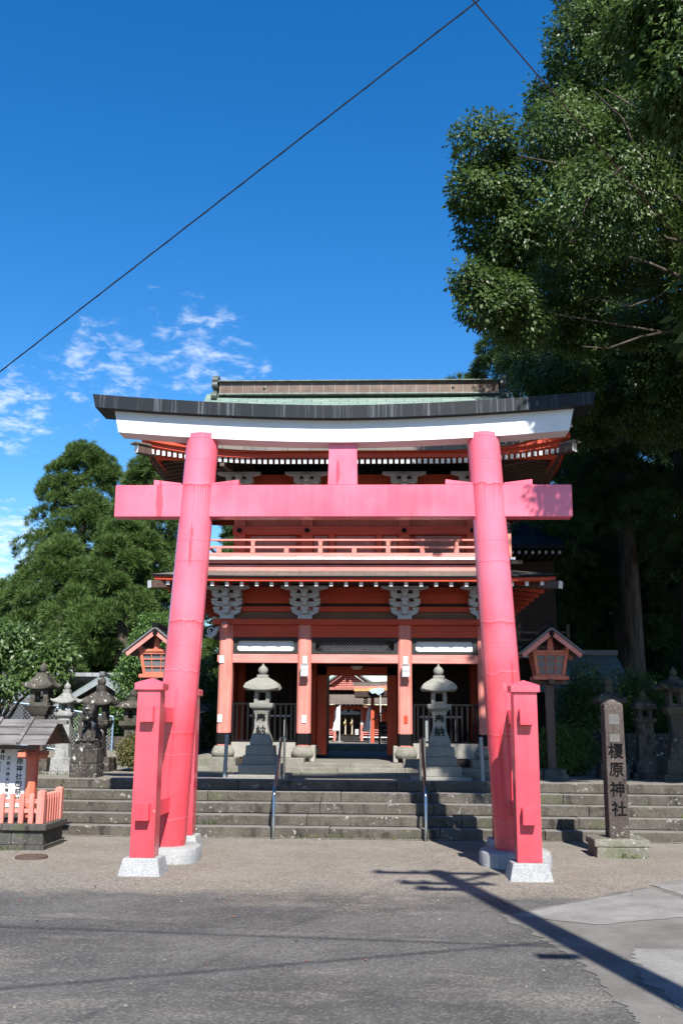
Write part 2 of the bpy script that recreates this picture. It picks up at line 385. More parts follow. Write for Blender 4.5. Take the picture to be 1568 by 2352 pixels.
M['markerbase'] = stone('pale_marker_base', (.15, .145, .12), (.24, .23, .185), .2, darkc=(.08, .075, .06), lich=.7, lichc=(.56, .57, .42), moss=.4)
M['plinth'] = stone('grey_block_plinth', (.075, .071, .062), (.125, .119, .104), .36, darkc=(.024, .022, .02), lich=.2, lichc=(.4, .4, .36), moss=.5)
M['concrete'] = stone('pale_concrete', (.36, .34, .29), (.44, .42, .36), .05, darkc=(.15, .14, .12))
M['patch'] = simple('grey_mortar_patch', (.13, .125, .12), .9, .15, 30)

# --- ground
def grav(name, A, B, light, sc=1.0):
    k = NM(name, .9, .2)
    big = k.noise(.9, 5, .6); mid = k.noise(6, 4, .6)
    c = k.mix(k.rng(k.math('ADD', k.math('MULTIPLY', big, .6), k.math('MULTIPLY', mid, .4)), .35, .65), A, B)
    v = k.n('ShaderNodeTexVoronoi'); k.put(v.inputs['Vector'], k.pos); v.inputs['Scale'].default_value = 75*sc
    val = k.sep(v.outputs['Color'])[0]
    c = k.mix(k.rng(val, .55, .0, 0, .55), c, tuple(q*.5 for q in A)); c = k.mix(k.rng(val, .72, 1, 0, .5), c, light)
    c = k.mix(k.rng(k.noise(260, 2, .6), .60, .72, 0, .6), c, light)
    k.col(c); k.bump(k.math('ADD', v.outputs['Distance'], k.noise(200, 2, .6)), .5, .012); return k.m
M['gravel'] = grav('sandy_gravel', (.21, .185, .152), (.29, .26, .215), (.46, .43, .38))
k = NM('worn_asphalt', .88, .2)
v = k.n('ShaderNodeTexVoronoi'); k.put(v.inputs['Vector'], k.pos); v.inputs['Scale'].default_value = 62
val = k.sep(v.outputs['Color'])[0]
big = k.noise(.55, 6, .62, k.map(k.pos, (1, 1.6, 1))); mid = k.noise(2.6, 5, .6)
sh = k.math('ADD', k.math('MULTIPLY', big, .7), k.math('MULTIPLY', mid, .3))
c = k.mix(k.rng(sh, .36, .64), (.078, .075, .070), (.150, .143, .131))
c = k.mix(k.rng(val, .55, .05, 0, .45), c, (.06, .058, .055)); c = k.mix(k.rng(val, .70, 1, 0, .4), c, (.29, .28, .26))
c = k.mix(k.rng(k.noise(300, 2, .6), .63, .72, 0, .7), c, (.40, .39, .37))
y = k.sep(k.pos)
sand = k.rng(k.math('ADD', y[1], k.math('MULTIPLY', k.math('SUBTRACT', k.noise(1.1, 5, .68), .5), 2.6)), 9.5, 10.6)
sand2 = k.rng(k.noise(.42, 4, .6, k.map(k.pos, (1, 2.2, 1), loc=(3.1, 6.4, 0))), .52, .66, 0, .55)
c = k.mix(k.math('MAXIMUM', k.math('MULTIPLY', sand, 1.0), sand2), c, k.mix(k.rng(val, .1, .95), (.17, .15, .125), (.34, .305, .255)))
k.col(c); k.bump(k.math('ADD', v.outputs['Distance'], k.noise(220, 2, .6)), .6, .012); M['asphalt'] = k.m
k = NM('pale_worn_concrete', .9, .2)
c = k.mix(k.rng(k.noise(2.2, 6, .65), .3, .7), (.20, .193, .18), (.32, .312, .29)); c = k.mix(k.rng(k.noise(.8, 5, .6), .5, .68, 0, .45), c, (.18, .172, .16)); c = k.mix(k.rng(k.noise(75, 3, .7), .5, .64, 0, .6), c, (.15, .145, .135)); c = k.mix(k.rng(k.noise(1.0, 3, .6, k.map(k.pos, (40, 40, 1))), .60, .68, 0, .5), c, (.42, .41, .39))
k.col(c); k.bump(k.noise(120, 3, .6), .5, .01); M['slab'] = k.m
k = NM('gritty_shoulder', .92, .2)
c = k.mix(k.rng(k.noise(1.4, 6, .65), .3, .7), (.13, .122, .108), (.235, .222, .198)); c = k.mix(k.rng(k.noise(110, 3, .6), .5, .66, 0, .55), c, (.10, .098, .09)); c = k.mix(k.rng(k.noise(240, 2, .6), .58, .68, 0, .6), c, (.42, .41, .38))
k.col(c); k.bump(k.noise(120, 3, .6), .6, .012); M['shoulder'] = k.m

# --- foliage and bark
def leafm(name, A, B, rough=.42, trans=.25, spec=.5, tcol=None):
    k = NM(name, rough, spec)
    a = k.n('ShaderNodeAttribute'); a.attribute_name = 'rnd'
    n1 = k.noise(.9, 3, .5)
    f = k.math('ADD', k.math('MULTIPLY', a.outputs['Fac'], .7), k.math('MULTIPLY', k.rng(n1, .3, .7), .3))
    c = k.mix(f, A, B); k.col(c, 1)
    tr = k.n('ShaderNodeBsdfTranslucent'); k.put(tr.inputs['Color'], k.mix(.5, c, tcol or tuple(min(1, q*2.2) for q in B)))
    ms = k.n('ShaderNodeMixShader'); ms.inputs[0].default_value = trans
    out = k.t.nodes['Material Output']
    k.t.links.new(k.b.outputs[0], ms.inputs[1]); k.t.links.new(tr.outputs[0], ms.inputs[2]); k.t.links.new(ms.outputs[0], out.inputs[0])
    return k.m
M['camphor'] = leafm('camphor_leaf', (.018, .040, .010), (.080, .128, .028), .48, .2, .35)
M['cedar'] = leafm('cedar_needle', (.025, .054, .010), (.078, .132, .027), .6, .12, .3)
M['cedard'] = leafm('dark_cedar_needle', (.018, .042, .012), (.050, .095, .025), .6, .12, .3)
M['cherry'] = leafm('cherry_leaf', (.030, .065, .016), (.085, .14, .035), .45, .28)
M['hedge'] = leafm('hedge_leaf', (.035, .070, .014), (.11, .17, .035), .45, .2)
M['azalea'] = leafm('azalea_leaf', (.05, .07, .018), (.17, .15, .05), .5, .2)
M['bush'] = leafm('bush_leaf', (.035, .075, .016), (.10, .19, .035), .5, .3)
M['grassm'] = leafm('grass_blade', (.05, .08, .02), (.14, .17, .05), .6, .3)
k = NM('tree_bark', .9, .2); g = k.noise(1.0, 6, .7, k.map(k.pos, (9, 9, 1.3)))
k.col(k.mix(k.rng(g, .3, .7), (.05, .04, .033), (.16, .135, .115))); k.bump(g, .8, .03); M['bark'] = k.m
k = NM('grey_branch_bark', .9, .2); g = k.noise(7, 6, .7)
k.col(k.mix(k.rng(g, .35, .65), (.04, .033, .026), (.15, .13, .105))); k.bump(g, .5, .02); M['bark2'] = k.m
k = NM('grey_roof_tile', .45, .5); x = k.sep(k.obj)
w_ = k.math('ABSOLUTE', k.math('SINE', k.math('MULTIPLY', x[0], math.pi/.22))); rw = k.math('FRACT', k.math('MULTIPLY', x[1], 1/.25))
c = k.mix(k.rng(k.noise(5, 5, .6), .3, .7), (.15, .155, .16), (.26, .265, .27)); c = k.mix(k.rng(w_, 0, .25, .75, 0), c, (.05, .05, .052)); c = k.mix(k.rng(rw, 0, .12, .7, 0), c, (.05, .05, .052))
k.col(c); M['tile'] = k.m
M['shadetile'] = simple('shade_darkened_tile', (.016, .019, .025), .7, .2, 9, spec=.15)  # blue-grey tile darkened in colour to imitate shade under the trees
k = NM('grey_green_roof', .5, .4); x = k.sep(k.obj); rw = k.math('FRACT', k.math('MULTIPLY', x[1], 1/.3))
c = k.mix(k.rng(k.noise(4, 5, .6), .3, .7), (.14, .18, .17), (.22, .26, .25)); k.col(k.mix(k.rng(rw, 0, .1, .6, 0), c, (.07, .08, .08))); M['greenroof'] = k.m

# ------------------------------------------------------------------ ground
def sheet(name, poly, z, mat, kind='structure', sub=None):
    me = bpy.data.meshes.new(name); me.from_pydata([(x, y, z) for x, y in poly], [], [tuple(range(len(poly)))]); me.materials.append(mat)
    o = bpy.data.objects.new(name, me); COL.objects.link(o); o['kind'] = kind; return o
def jag(a, b, n, amp, seed):
    r = random.Random(seed); out = []
    for i in range(n):
        t = i/n; out.append((a[0]+(b[0]-a[0])*t + r.uniform(-amp, amp)*.4, a[1]+(b[1]-a[1])*t + r.uniform(-amp, amp)))
    return out
sheet('ground', [(-400, -300), (400, -300), (400, 600), (-400, 600)], 0.0, M['gravel'])
road_poly = [(-60, -40), (60, -40), (60, 9.0)] + jag((9, 10.9), (-9, 10.9), 50, .16, 3) + [(-60, 10.6)]
sheet('road', road_poly, .004, M['asphalt'])
def strip(name, left, right, z, mat, amp, seed, n=120):
    """ground patch between two edges x(y) given as (y, x) points, with ragged edges"""
    r = random.Random(seed)
    def at(pts, y):
        for (y0, x0), (y1, x1) in zip(pts, pts[1:]):
            if y <= y1: return x0 + (x1-x0)*(y-y0)/(y1-y0)
        return pts[-1][1]
    ya, yb = left[0][0], left[-1][0]; V = []; w0 = w1 = 0
    for i in range(n+1):
        y = ya + (yb-ya)*i/n; w0 = w0*.7 + r.uniform(-amp, amp); w1 = w1*.7 + r.uniform(-amp, amp); x0 = at(left, y) + w0
        V += [(x0, y, z), (max(x0+.02, at(right, y) + w1), y, z)]
    me = bpy.data.meshes.new(name); me.from_pydata(V, [], [(2*i, 2*i+1, 2*i+3, 2*i+2) for i in range(n)]); me.materials.append(mat)
    o = bpy.data.objects.new(name, me); COL.objects.link(o); o['kind'] = 'structure'
strip('pavement', [(3, 1.5), (5.2, 1.42), (7.2, 1.36), (8.3, 1.2), (9.1, .98), (10.7, 2.64)], [(3, 12), (10.7, 12)], .008, M['shoulder'], .03, 4, 260)
strip('pavement', [(8.74, 1.72), (9.06, 1.10), (10.66, 2.66)], [(8.74, 1.78), (9.2, 2.7), (9.99, 2.80), (10.66, 2.72)], .012, M['slab'], .018, 5)
strip('pavement', [(3.2, 2.0), (5.0, 1.86), (7.2, 1.66), (7.85, 1.85)], [(3.2, 9), (7.85, 9)], .012, M['slab'], .03, 6, 160)
strip('pavement', [(10.02, 2.93), (10.90, 2.745), (11.5, 3.4)], [(10.02, 9), (11.5, 9)], .012, M['slab'], .012, 7)

TZ = .74                                          # height of the terrace above the road
# terrace and court behind it
tb = MB(); tb.box(-60, 60, 15.83, 90, -.3, TZ); t_ = tb.build('terrace', M['gravel']); t_['kind'] = 'structure'
tb = MB(); tb.box(-9, 9, 21.9, 25.9, TZ-.1, .93); tb.box(-9, 9, 25.9, 50, TZ-.1, 1.06); t_ = tb.build('courtyard', M['gravel']); t_['kind'] = 'structure'

# ------------------------------------------------------------------ wide stone steps
root = thing('stone_steps', 'wide weathered stone steps of five courses rising to the terrace behind the red gateway', 'steps', (0, 14.74, 0))
for i in range(5):
    y0 = .26*i; z0 = .148*i; r = random.Random(20+i); b = MB(); x = -9.0
    while x < 10:
        w = r.uniform(1.3, 2.9); x1 = min(x + w, 10.2)
        dz = r.uniform(-.006, .004); dy = r.uniform(-.008, .008)
        b.box(x+.002, x1-.002, y0+dy, y0+.36, (z0+.001) if i else -.05, z0+.148+dz)
        x = x1
    b.build('step', M['step'], root, bevel=.014, seg=2)
b = MB(); b.box(-9, 10, -.05, .04, -.05, .012); b.build('footing_kerb', M['step'], root, bevel=.006)

# ------------------------------------------------------------------ big red gateway (torii)
TX, TY = -.515, 12.35
tor = thing('torii', 'tall glossy pink-red gateway with black and white curved top beam before the steps', 'torii gate', (TX, TY, 0))
# column local: base centre at origin, leaning inwards with height (lean applied by shear below)
def column(sgn):
    b = MB(); rings = []
    for i in range(27):
        z = i/26*5.06; rr = .232 - .0054*z
        lx = -sgn*(.052*z + .0)
        rings.append([(lx + rr*math.cos(2*math.pi*j/40), rr*math.sin(2*math.pi*j/40), z) for j in range(40)])
    b.loft(rings); return b
for sgn in (-1, 1):
    column(sgn).build('column', M['torii_col'], tor, smooth=True, loc=(sgn*2.065, 0, .17))
    f = MB(); f.lathe([(.41, -.06), (.41, .12), (.395, .155), (.365, .17)], 40, sq=3.4); f.build('column_footing', M['footing'], tor, smooth=True, loc=(sgn*2.065, 0, 0))
    for sy in (-1, 1):
        p = MB(); p.fr(0, 0, .175, 1.96, .262, .262, .254, .254); po = p.build('support_post', M['torii'], tor, bevel=.006, loc=(sgn*2.068, sy*1.10, 0))
        c = MB(); c.box(-.158, .158, -.158, .158, 1.95, 2.026); c.fr(0, 0, 2.026, 2.085, .316, .316, .01, .01); c.build('post_cap', M['torii'], po, bevel=.005)
        f = MB(); f.fr(0, 0, -.05, .176, .48, .50, .372, .372); f.build('post_footing', M['footing'], po, bevel=.012, seg=2)
    for z0, z1 in ((.565, .745), (1.60, 1.775)):
        t = MB(); t.box(-.07, .07, -1.335, 1.335, z0, z1); t.build('side_tie', M['torii'], tor, bevel=.005, loc=(sgn*2.062, 0, 0))
n_ = MB(); n_.box(-2.885, 2.885, -.10, .10, 4.145, 4.56); n_.build('lower_beam', M['torii'], tor, bevel=.008)
for sgn in (-1, 1):
    for q in (-1, 1):
        cx = sgn*1.855; a = cx + q*.19; e = cx + q*.545
        w = MB(); w.prism([(a, 4.563), (e, 4.563), (e, 4.632), (a, 4.588)], 'y', -.085, .085); w.build('wedge', M['torii'], tor, bevel=.004)
s_ = MB(); s_.fr(.012, 0, 4.562, 5.16, .378, .16, .352, .16); s_.build('centre_strut', M['torii'], tor, bevel=.006)
def arc(u): return abs(u)**1.75
def beamcurve(xh_t, xh_b, y0, y1, top, bot, ridge=0, n=48):
    b = MB(); rings = []
    for i in range(n+1):
        u = -1 + 2*i/n
        zt, zb = top(u), bot(u); xt, xb = xh_t*u, xh_b*u
        rings.append([(xb, y0, zb), (xt, y0, zt), (xt, (y0+y1)/2, zt+ridge), (xt, y1, zt), (xb, y1, zb)])
    b.loft(rings); return b
wb = beamcurve(2.945, 2.875, -.15, .15, lambda u: 5.40+.165*arc(u), lambda u: 5.105+.145*arc(u)); wb.build('white_upper_beam', M['white'], tor)
kb = beamcurve(3.205, 3.165, -.26, .26, lambda u: 5.562+.168*arc(u), lambda u: 5.392+.162*arc(u), .055); kb.build('black_top_beam', M['cap'], tor)

# ------------------------------------------------------------------ two-storey red gate building
GX, GY = -.508, 18.3
PX = (-2.36, -.916, .916, 2.36)
plat = thing('stone_platform', 'low pale stone platform with shallow steps under the two-storey red gate', 'platform', (GX, GY, TZ))
r = random.Random(5)
def course(b, x0, x1, y0, y1, z0, z1, seed, lo=.6, hi=1.5):
    r = random.Random(seed); x = x0
    while x < x1 - .05:
        w = min(x + r.uniform(lo, hi), x1)
        if x1 - w < .25: w = x1
        b.box(x+.002, w-.002, y0+r.uniform(-.004, .004), y1, z0, z1+r.uniform(-.003, .003)); x = w
b = MB(); course(b, -3.6, 3.6, -1.07, -.7, -.05, .062, 1); b.build('step', M['plat'], plat, bevel=.008)
b = MB(); course(b, -3.6, 3.6, -.86, -.3, -.05, .127, 2); b.build('step', M['plat'], plat, bevel=.008)
b = MB(); course(b, -.86, .86, -.66, .3, -.05, .190, 3); b.box(-.86, .86, .3, 3.6, -.05, .188); b.build('sill_step', M['plat'], plat, bevel=.008)
for x0, x1 in ((-2.98, -2.06), (-1.28, -.862), (.862, 1.28), (2.06, 2.98)):
    b = MB(); b.box(x0, x1, -.45, 3.9, -.05, .262); b.build('pillar_block', M['plat'], plat, bevel=.012, seg=2)
for x0, x1 in ((-2.058, -1.282), (1.282, 2.058)):
    b = MB(); b.box(x0, x1, .06, 3.85, -.05, .262); b.build('pillar_block', M['interior'], plat)

gate = thing('shrine_gate', 'two-storey vermilion shrine gate with green copper roof and white-tipped rafters behind the gateway', 'gate', (GX, GY, 0))
for yc in (.125, 1.95, 3.75):
    for x in PX:
        p = MB(); p.fr(x, yc, 1.17, 4.1, .252, .252, .245, .245); po = p.build('pillar', M['salmonv'] if yc < 1 else M['verm'], gate, bevel=.035)
        if yc < 1:
            w = MB(); w.fr(x, yc, 1.195, 1.452, .268, .268, .262, .262); w.build('pillar_wrap', M['blackpaint'], po, bevel=.034)
        s = MB(); s.lathe([(.17, .995), (.205, 1.03), (.215, 1.075), (.20, 1.12), (.165, 1.19), (.15, 1.2)], 24, x, yc, sq=4); s.build('plinth_stone', M['plat'], po, smooth=True)
# low concrete panels under the side bays
for x0, x1 in ((-2.22, -1.055), (1.055, 2.22)):
    b = MB(); b.box(x0, x1, .04, .22, 1.0, 1.262); b.build('concrete_panel', M['concrete'], gate, bevel=.006)
for sx in (-1, 1):
    b = MB(); b.box(min(sx*.78, sx*.70), max(sx*.78, sx*.70), -.02, .30, .93, 1.215); b.build('concrete_panel', M['concrete'], gate, bevel=.006)
# faded lintel beams across the bays
for x0, x1 in ((-2.236, -1.04), (-.79, .79), (1.04, 2.236)):
    b = MB(); b.box(x0, x1, .02, .22, 2.678, 2.835); b.build('lintel', M['salmon'], gate, bevel=.006)
b = MB()
for sx in (-1, 1): b.box(min(sx*2.484, sx*2.52), max(sx*2.484, sx*2.52), .05, .2, 2.69, 2.82)
b.build('lintel_end', M['salmon'], gate, bevel=.004)
# black frames with cut-corner openings; white boards in the side bays, wire net in the middle bay
def roundrect(x0, x1, z0, z1, r):
    pts = []
    for cx, cz, a0 in ((x1-r, z1-r, 0), (x0+r, z1-r, 90), (x0+r, z0+r, 180), (x1-r, z0+r, 270)):
        for k in range(7):
            a = R(a0 + 15*k); pts.append((cx + r*math.cos(a), cz + r*math.sin(a)))
    return pts
def frame_with_hole(x0, x1, z0, z1, hx, hz, rr, y0, y1):
    inner = roundrect(x0+hx, x1-hx, z0+hz, z1-hz, rr); n = len(inner); outer = []
    for (px, pz) in inner:
        cx, cz = (x0+x1)/2, (z0+z1)/2; dx, dz = px-cx, pz-cz
        s1 = ((x1-x0)/2)/abs(dx) if dx else 9e9; s2 = ((z1-z0)/2)/abs(dz) if dz else 9e9
        s = min(s1, s2); outer.append((cx+dx*s, cz+dz*s))
    # put exact corners
    for q in ((x0, z0), (x1, z0), (x1, z1), (x0, z1)):
        j = min(range(n), key=lambda i: (outer[i][0]-q[0])**2 + (outer[i][1]-q[1])**2); outer[j] = q
    b = MB()
    vs = [(p[0], y0, p[1]) for p in outer] + [(p[0], y0, p[1]) for p in inner] + [(p[0], y1, p[1]) for p in outer] + [(p[0], y1, p[1]) for p in inner]
    fs = []
    for i in range(n):
        j = (i+1) % n
        fs += [(i, j, n+j, n+i), (2*n+j, 2*n+i, 3*n+i, 3*n+j), (n+i, n+j, 3*n+j, 3*n+i), (j, i, 2*n+i, 2*n+j)]
    b.add(vs, fs); return b
for x0, x1, mid in ((-2.236, -1.04, 0), (-.79, .79, 1), (1.04, 2.236, 0)):
    fo = frame_with_hole(x0, x1, 2.838, 3.145, .07, .06, .06, .06, .12).build('transom_frame', M['darkwood'], gate)
    if not mid:
        b = MB(); b.box(x0+.03, x1-.03, .121, .15, 2.85, 3.13); b.build('white_panel', M['white'], fo)
    else:
        b = MB()
        for i in range(-14, 30):
            xa = x0 + .06 + i*.055; xb = xa + .22
            for (p, q) in (((xa, 2.88), (xb, 3.10)), ((xb, 2.88), (xa, 3.10))):
                if x0+.05 < p[0] < x1-.05 and x0+.05 < q[0] < x1-.05: b.tube([(p[0], .1, p[1]), (q[0], .1, q[1])], .0016, 3)
        b.build('wire_net', M['wiremesh'], fo)
        b = MB(); b.box(x0+.02, x1-.02, .2, .23, 2.84, 3.14); b.build('shade_backing', M['interior'], fo)  # dark sheet standing in for the shade inside the open transom
b = MB(); b.box(-2.5, 2.5, .03, .22, 3.149, 3.372); b.build('head_beam', M['vermh'], gate, bevel=.006)
b = MB(); b.box(-2.62, 2.62, -.05, .29, 3.374, 3.478); b.build('plate_beam', M['vermh'], gate, bevel=.006)
b = MB(); b.box(-2.5, 2.5, .10, .2, 3.48, 3.62); b.build('plain_board', M['brownwood'], gate, bevel=.003)
b = MB(); b.box(-2.5, 2.5, .06, .2, 3.623, 3.72); b.build('wall_beam', M['vermh'], gate, bevel=.004)
b = MB(); b.box(-2.5, 2.5, .16, .2, 3.72, 3.80); b.build('dark_gap', M['interior'], gate)
b = MB(); b.box(-2.5, 2.5, .12, .2, 3.785, 4.2); b.build('wall_board', M['vermh'], gate, bevel=.003)
# carved scrolls on the corner pillars
for sx in (-1, 1):
    pts = []; 
    for i in range(34):
        a = i/33*R(560); rr = .085*(1-i/33*.72); pts.append((sx*(2.66 + rr*math.cos(a + R(200))), .125, 3.27 + rr*math.sin(a + R(200))))
    b = MB(); b.tube(pts, [.022*(1-.4*i/33) for i in range(34)], 8); b.tube([(sx*2.48, .125, 3.33), (sx*2.56, .125, 3.30), (sx*2.60, .125, 3.22), (sx*2.66, .125, 3.16), (sx*2.78, .125, 3.18)], [.05, .055, .05, .035, .012], 8)
    c = b.build('carved_scroll', M['bracket'], gate, smooth=True)
    b = MB(); b.prism([(sx*2.48, 3.12), (sx*2.58, 3.10), (sx*2.68, 3.17), (sx*2.78, 3.22), (sx*2.80, 3.30), (sx*2.70, 3.37), (sx*2.48, 3.37)], 'y', .13, .2); b.build('scroll_ground', M['interior'], c)
    b = MB(); b.tube([(sx*2.36, .02, 3.2), (sx*2.36, -.06, 3.3), (sx*2.36, -.16, 3.36), (sx*2.36, -.22, 3.33)], [.06, .075, .075, .045], 10); b.build('carved_nose', M['salmon'], gate, smooth=True)
# bracket clusters
def bracket(x, z, y, name='bracket_cluster', s=1.0):
    b = MB(); w = .26*s
    b.box(x-w/2, x+w/2, y-.13, y+.05, z, z+.075)
    def arm(hw_top, hw_bot, z0, z1, d0, d1): b.prism([(x-hw_bot, z0), (x+hw_bot, z0), (x+hw_top, z1-(z1-z0)*.45), (x+hw_top, z1), (x-hw_top, z1), (x-hw_top, z1-(z1-z0)*.45)], 'y', y+d0, y+d1)
    def blk(cx, z0, hw=.065, d0=-.12, d1=.05): b.prism([(cx-hw*.75, z0), (cx+hw*.75, z0), (cx+hw, z0+.03), (cx+hw, z0+.055), (cx-hw, z0+.055), (cx-hw, z0+.03)], 'y', y+d0, y+d1)
    arm(.245*s, .15*s, z+.075, z+.165, -.10, .05)
    for q in (-.2, 0, .2): blk(x+q*s, z+.165)
    arm(.28*s, .19*s, z+.222, z+.315, -.20, .05)
    for q in (-.22, 0, .22): blk(x+q*s, z+.315, d0=-.22)
    arm(.265*s, .21*s, z+.372, z+.455, -.30, .05)
    for q in (-.2, 0, .2): blk(x+q*s, z+.455, d0=-.32)
    b.prism([(x-.3*s, z+.512), (x+.3*s, z+.512), (x+.43*s, z+.545), (x+.43*s, z+.585), (x-.43*s, z+.585), (x-.43*s, z+.545)], 'y', y-.36, y-.24)
    # arms that step forwards
    for k_, (zz, ln) in enumerate(((z+.085, .22), (z+.235, .34), (z+.385, .44))):
        b.prism([(y-ln, zz+.02), (y-ln+.05, zz), (y+.02, zz), (y+.02, zz+.085), (y-ln, zz+.085)], 'x', x-.05*s, x+.05*s)
        b.box(x-.068*s, x+.068*s, y-ln-.005, y-ln+.11, zz+.0855, zz+.14)
    return b.build(name, M['bracket'], gate, bevel=.004)
for x in PX: bracket(x, 3.48, .10)
# lower eave: rafters, fascia, thin roof skirt
EX, EY0, EY1 = 3.57, -.95, 4.9
def lift(x, hw, a): return a*max(0, (abs(x)/hw - .55)/.45)**2
for i in range(26):
    x = -3.3 + 6.6*i/25
    b = MB(); zz = 4.01 + lift(x, EX, .035)
    p0, p1 = (x, EY0+.10, zz), (x, .15, zz+.18)
    b.obox(p0, p1, .062, .075, 0)
    b.m[0] = 1; b.build('lower_rafter', [M['vermh'], M['white2']], gate)
for sx in (-1, 1):
    for i in range(9):
        y = -.55 + 5.0*i/8
        b = MB(); b.obox((sx*(EX-.10), y, 4.0), (sx*2.3, y, 4.18), .062, .075, 0); b.m[0] = 1; b.build('lower_rafter', [M['vermh'], M['white2']], gate)
    b = MB(); b.obox((sx*(EX+.03), EY0-.02, 3.99), (sx*2.4, .1, 4.14), .13, .13, 0); b.m[0] = 1; b.build('corner_beam', [M['darkpole'], M['white2']], gate)
def skirt(name, hx, y0, y1, ix, jy0, jy1, zo, zi, up, th, mats, n=40, curve=1.0, parent=None):
    """hipped roof skirt between an outer eave rectangle and an inner one; corners lifted by up"""
    b = MB(); m = 7
    def ring(t):
        out = []
        ax, by0, by1 = hx + (ix-hx)*t, y0 + (jy0-y0)*t, y1 + (jy1-y1)*t
        z = zo + (zi-zo)*t**curve
        for side in range(4):
            for i in range(n):
                u = -1 + 2*i/n
                l = up*(1-t)*max(0, (abs(u)-.45)/.55)**2
                if side == 0: out.append((u*ax, by0, z+l))
                elif side == 1: out.append((ax, (by0+by1)/2 + u*(by1-by0)/2, z+l))
                elif side == 2: out.append((-u*ax, by1, z+l))
                else: out.append((-ax, (by0+by1)/2 - u*(by1-by0)/2, z+l))
        return out
    rings = [ring(i/m) for i in range(m+1)]
    low = [[(p[0], p[1], p[2]-th) for p in rr] for rr in reversed(rings)]
    b.loft(rings + low, cap=False)
    k = len(rings)*2; N = 4*n
    o = len(b.v) - k*N
    for j in range(N): b.f.append((o+(k-1)*N+j, o+(k-1)*N+(j+1) % N, o+(j+1) % N, o+j)); b.m.append(0)
    # eave edge faces use the second material
    if len(mats) > 1:
        for j in range(N): b.m[(k-1)*N + j] = 1
    return b.build(name, mats, parent)
skirt('lower_roof', EX, EY0, EY1, EX-.75, EY0+.55, EY1-.55, 4.145, 4.33, .03, .028, [M['copperb'], M['blackpaint']], parent=gate)
skirt('lower_fascia', EX-.04, EY0+.04, EY1-.04, EX-.12, EY0+.12, EY1-.12, 4.114, 4.114, .03, .06, [M['vermh']], parent=gate)
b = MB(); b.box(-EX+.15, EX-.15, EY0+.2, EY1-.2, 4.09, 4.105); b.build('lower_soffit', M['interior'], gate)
# balcony
BX, BY = 2.835, -.52
b = MB(); b.box(-BX+.06, BX-.06, BY+.06, 4.6, 4.228, 4.413); b.build('balcony_wall', M['salmon'], gate, bevel=.004)
b = MB(); b.box(-BX+.1, BX-.1, BY+.1, 4.55, 4.413, 4.443); b.build('balcony_gap', M['interior'], gate)
b = MB(); b.box(-BX, BX, BY, 4.65, 4.443, 4.49); b.build('balcony_beam', M['salmon'], gate, bevel=.004)
b = MB()
r = random.Random(3); x = -BX-.05
while x < BX+.03:
    w = min(r.uniform(.16, .30), BX+.05-x); b.box(x+.002, x+w-.002, BY-.06, BY+.3+.0, 4.492, 4.54+r.uniform(-.003, .003)); x += w
b.build('white_board_ends', M['white'], gate, bevel=.003)
b = MB(); b.box(-BX-.04, BX+.04, BY+.32, 4.7, 4.491, 4.536); b.build('balcony_floor', M['plank'], gate)
RY = BY+.02
for z0, z1, w, nm in ((4.543, 4.623, .08, 'bottom_rail'), (4.71, 4.75, .05, 'middle_rail'), (4.848, 4.88, .05, 'top_rail')):
    b = MB(); b.box(-BX+.06, BX-.06, RY-w/2, RY+w/2, z0, z1)
    for sx in (-1, 1): b.box(min(sx*(BX-.06-w/2), sx*(BX-.06+w/2)), max(sx*(BX-.06-w/2), sx*(BX-.06+w/2)), RY+w/2+.002, 4.5, z0, z1)
    b.build(nm, M['salmon'], gate, bevel=.004)
i = 0; x = -2.46
while x < 2.5:
    b = MB(); tall = i % 2 == 1
    b.box(x-.042, x+.042, RY-.035, RY+.035, 4.624, 4.709)
    if tall: b.box(x-.034, x+.034, RY-.03, RY+.03, 4.751, 4.828); b.box(x-.05, x+.05, RY-.032, RY+.032, 4.829, 4.847)
    b.build('rail_post', M['salmonv'], gate, bevel=.004); x += .6146; i += 1
for sx in (-1, 1):
    b = MB(); b.box(sx*(BX-.06)-.05, sx*(BX-.06)+.05, RY-.05, RY+.05, 4.543, 4.978); po = b.build('corner_post', M['salmonv'], gate, bevel=.008)
    c = MB(); c.lathe([(.056, 4.978), (.056, 5.058), (.045, 5.063), (.045, 5.073), (.058, 5.078), (.060, 5.103), (.045, 5.113), (.05, 5.128), (.055, 5.153), (.04, 5.183), (.008, 5.208)], 20, sx*(BX-.06), RY); c.build('post_finial', M['blackpaint'], po, smooth=True)
    b = MB(); b.box(min(sx*(BX-.06), sx*(BX+.18)), max(sx*(BX-.06), sx*(BX+.18)), RY-.05, RY+.05, 4.428, 4.498); b.build('beam_end', M['darkpole'], gate, bevel=.004)
# upper storey walls, doors and panels
UY = .22; UX = 2.27
UPX = (-2.2, -.916, .916, 2.2)
for x in UPX:
    b = MB(); b.box(x-.11, x+.11, UY, UY+.22, 4.5, 6.15); b.build('upper_pillar', M['verm'], gate, bevel=.012)
    c = MB(); c.lathe([(.0, 0), (.045, 0), (.045, .02), (.02, .04), (.004, .045)], 16); 
    vs2 = [(x + p[0], UY-.035 - p[2], 5.175 + p[1]) for p in c.v]; d = MB(); d.add(vs2, c.f); d.build('iron_boss', M['blackpaint'], gate, smooth=True)
b = MB(); b.box(-UX-.06, UX+.06, UY-.035, UY+.1, 5.10, 5.26); b.build('upper_tie', M['vermh'], gate, bevel=.006)
b = MB(); b.box(-UX-.06, UX+.06, UY-.03, UY+.1, 4.512, 4.60); b.build('upper_sill', M['vermh'], gate, bevel=.005)
b = MB(); b.box(-UX, UX, UY+.1, UY+.16, 4.5, 6.3); b.build('upper_wall', M['verm'], gate)
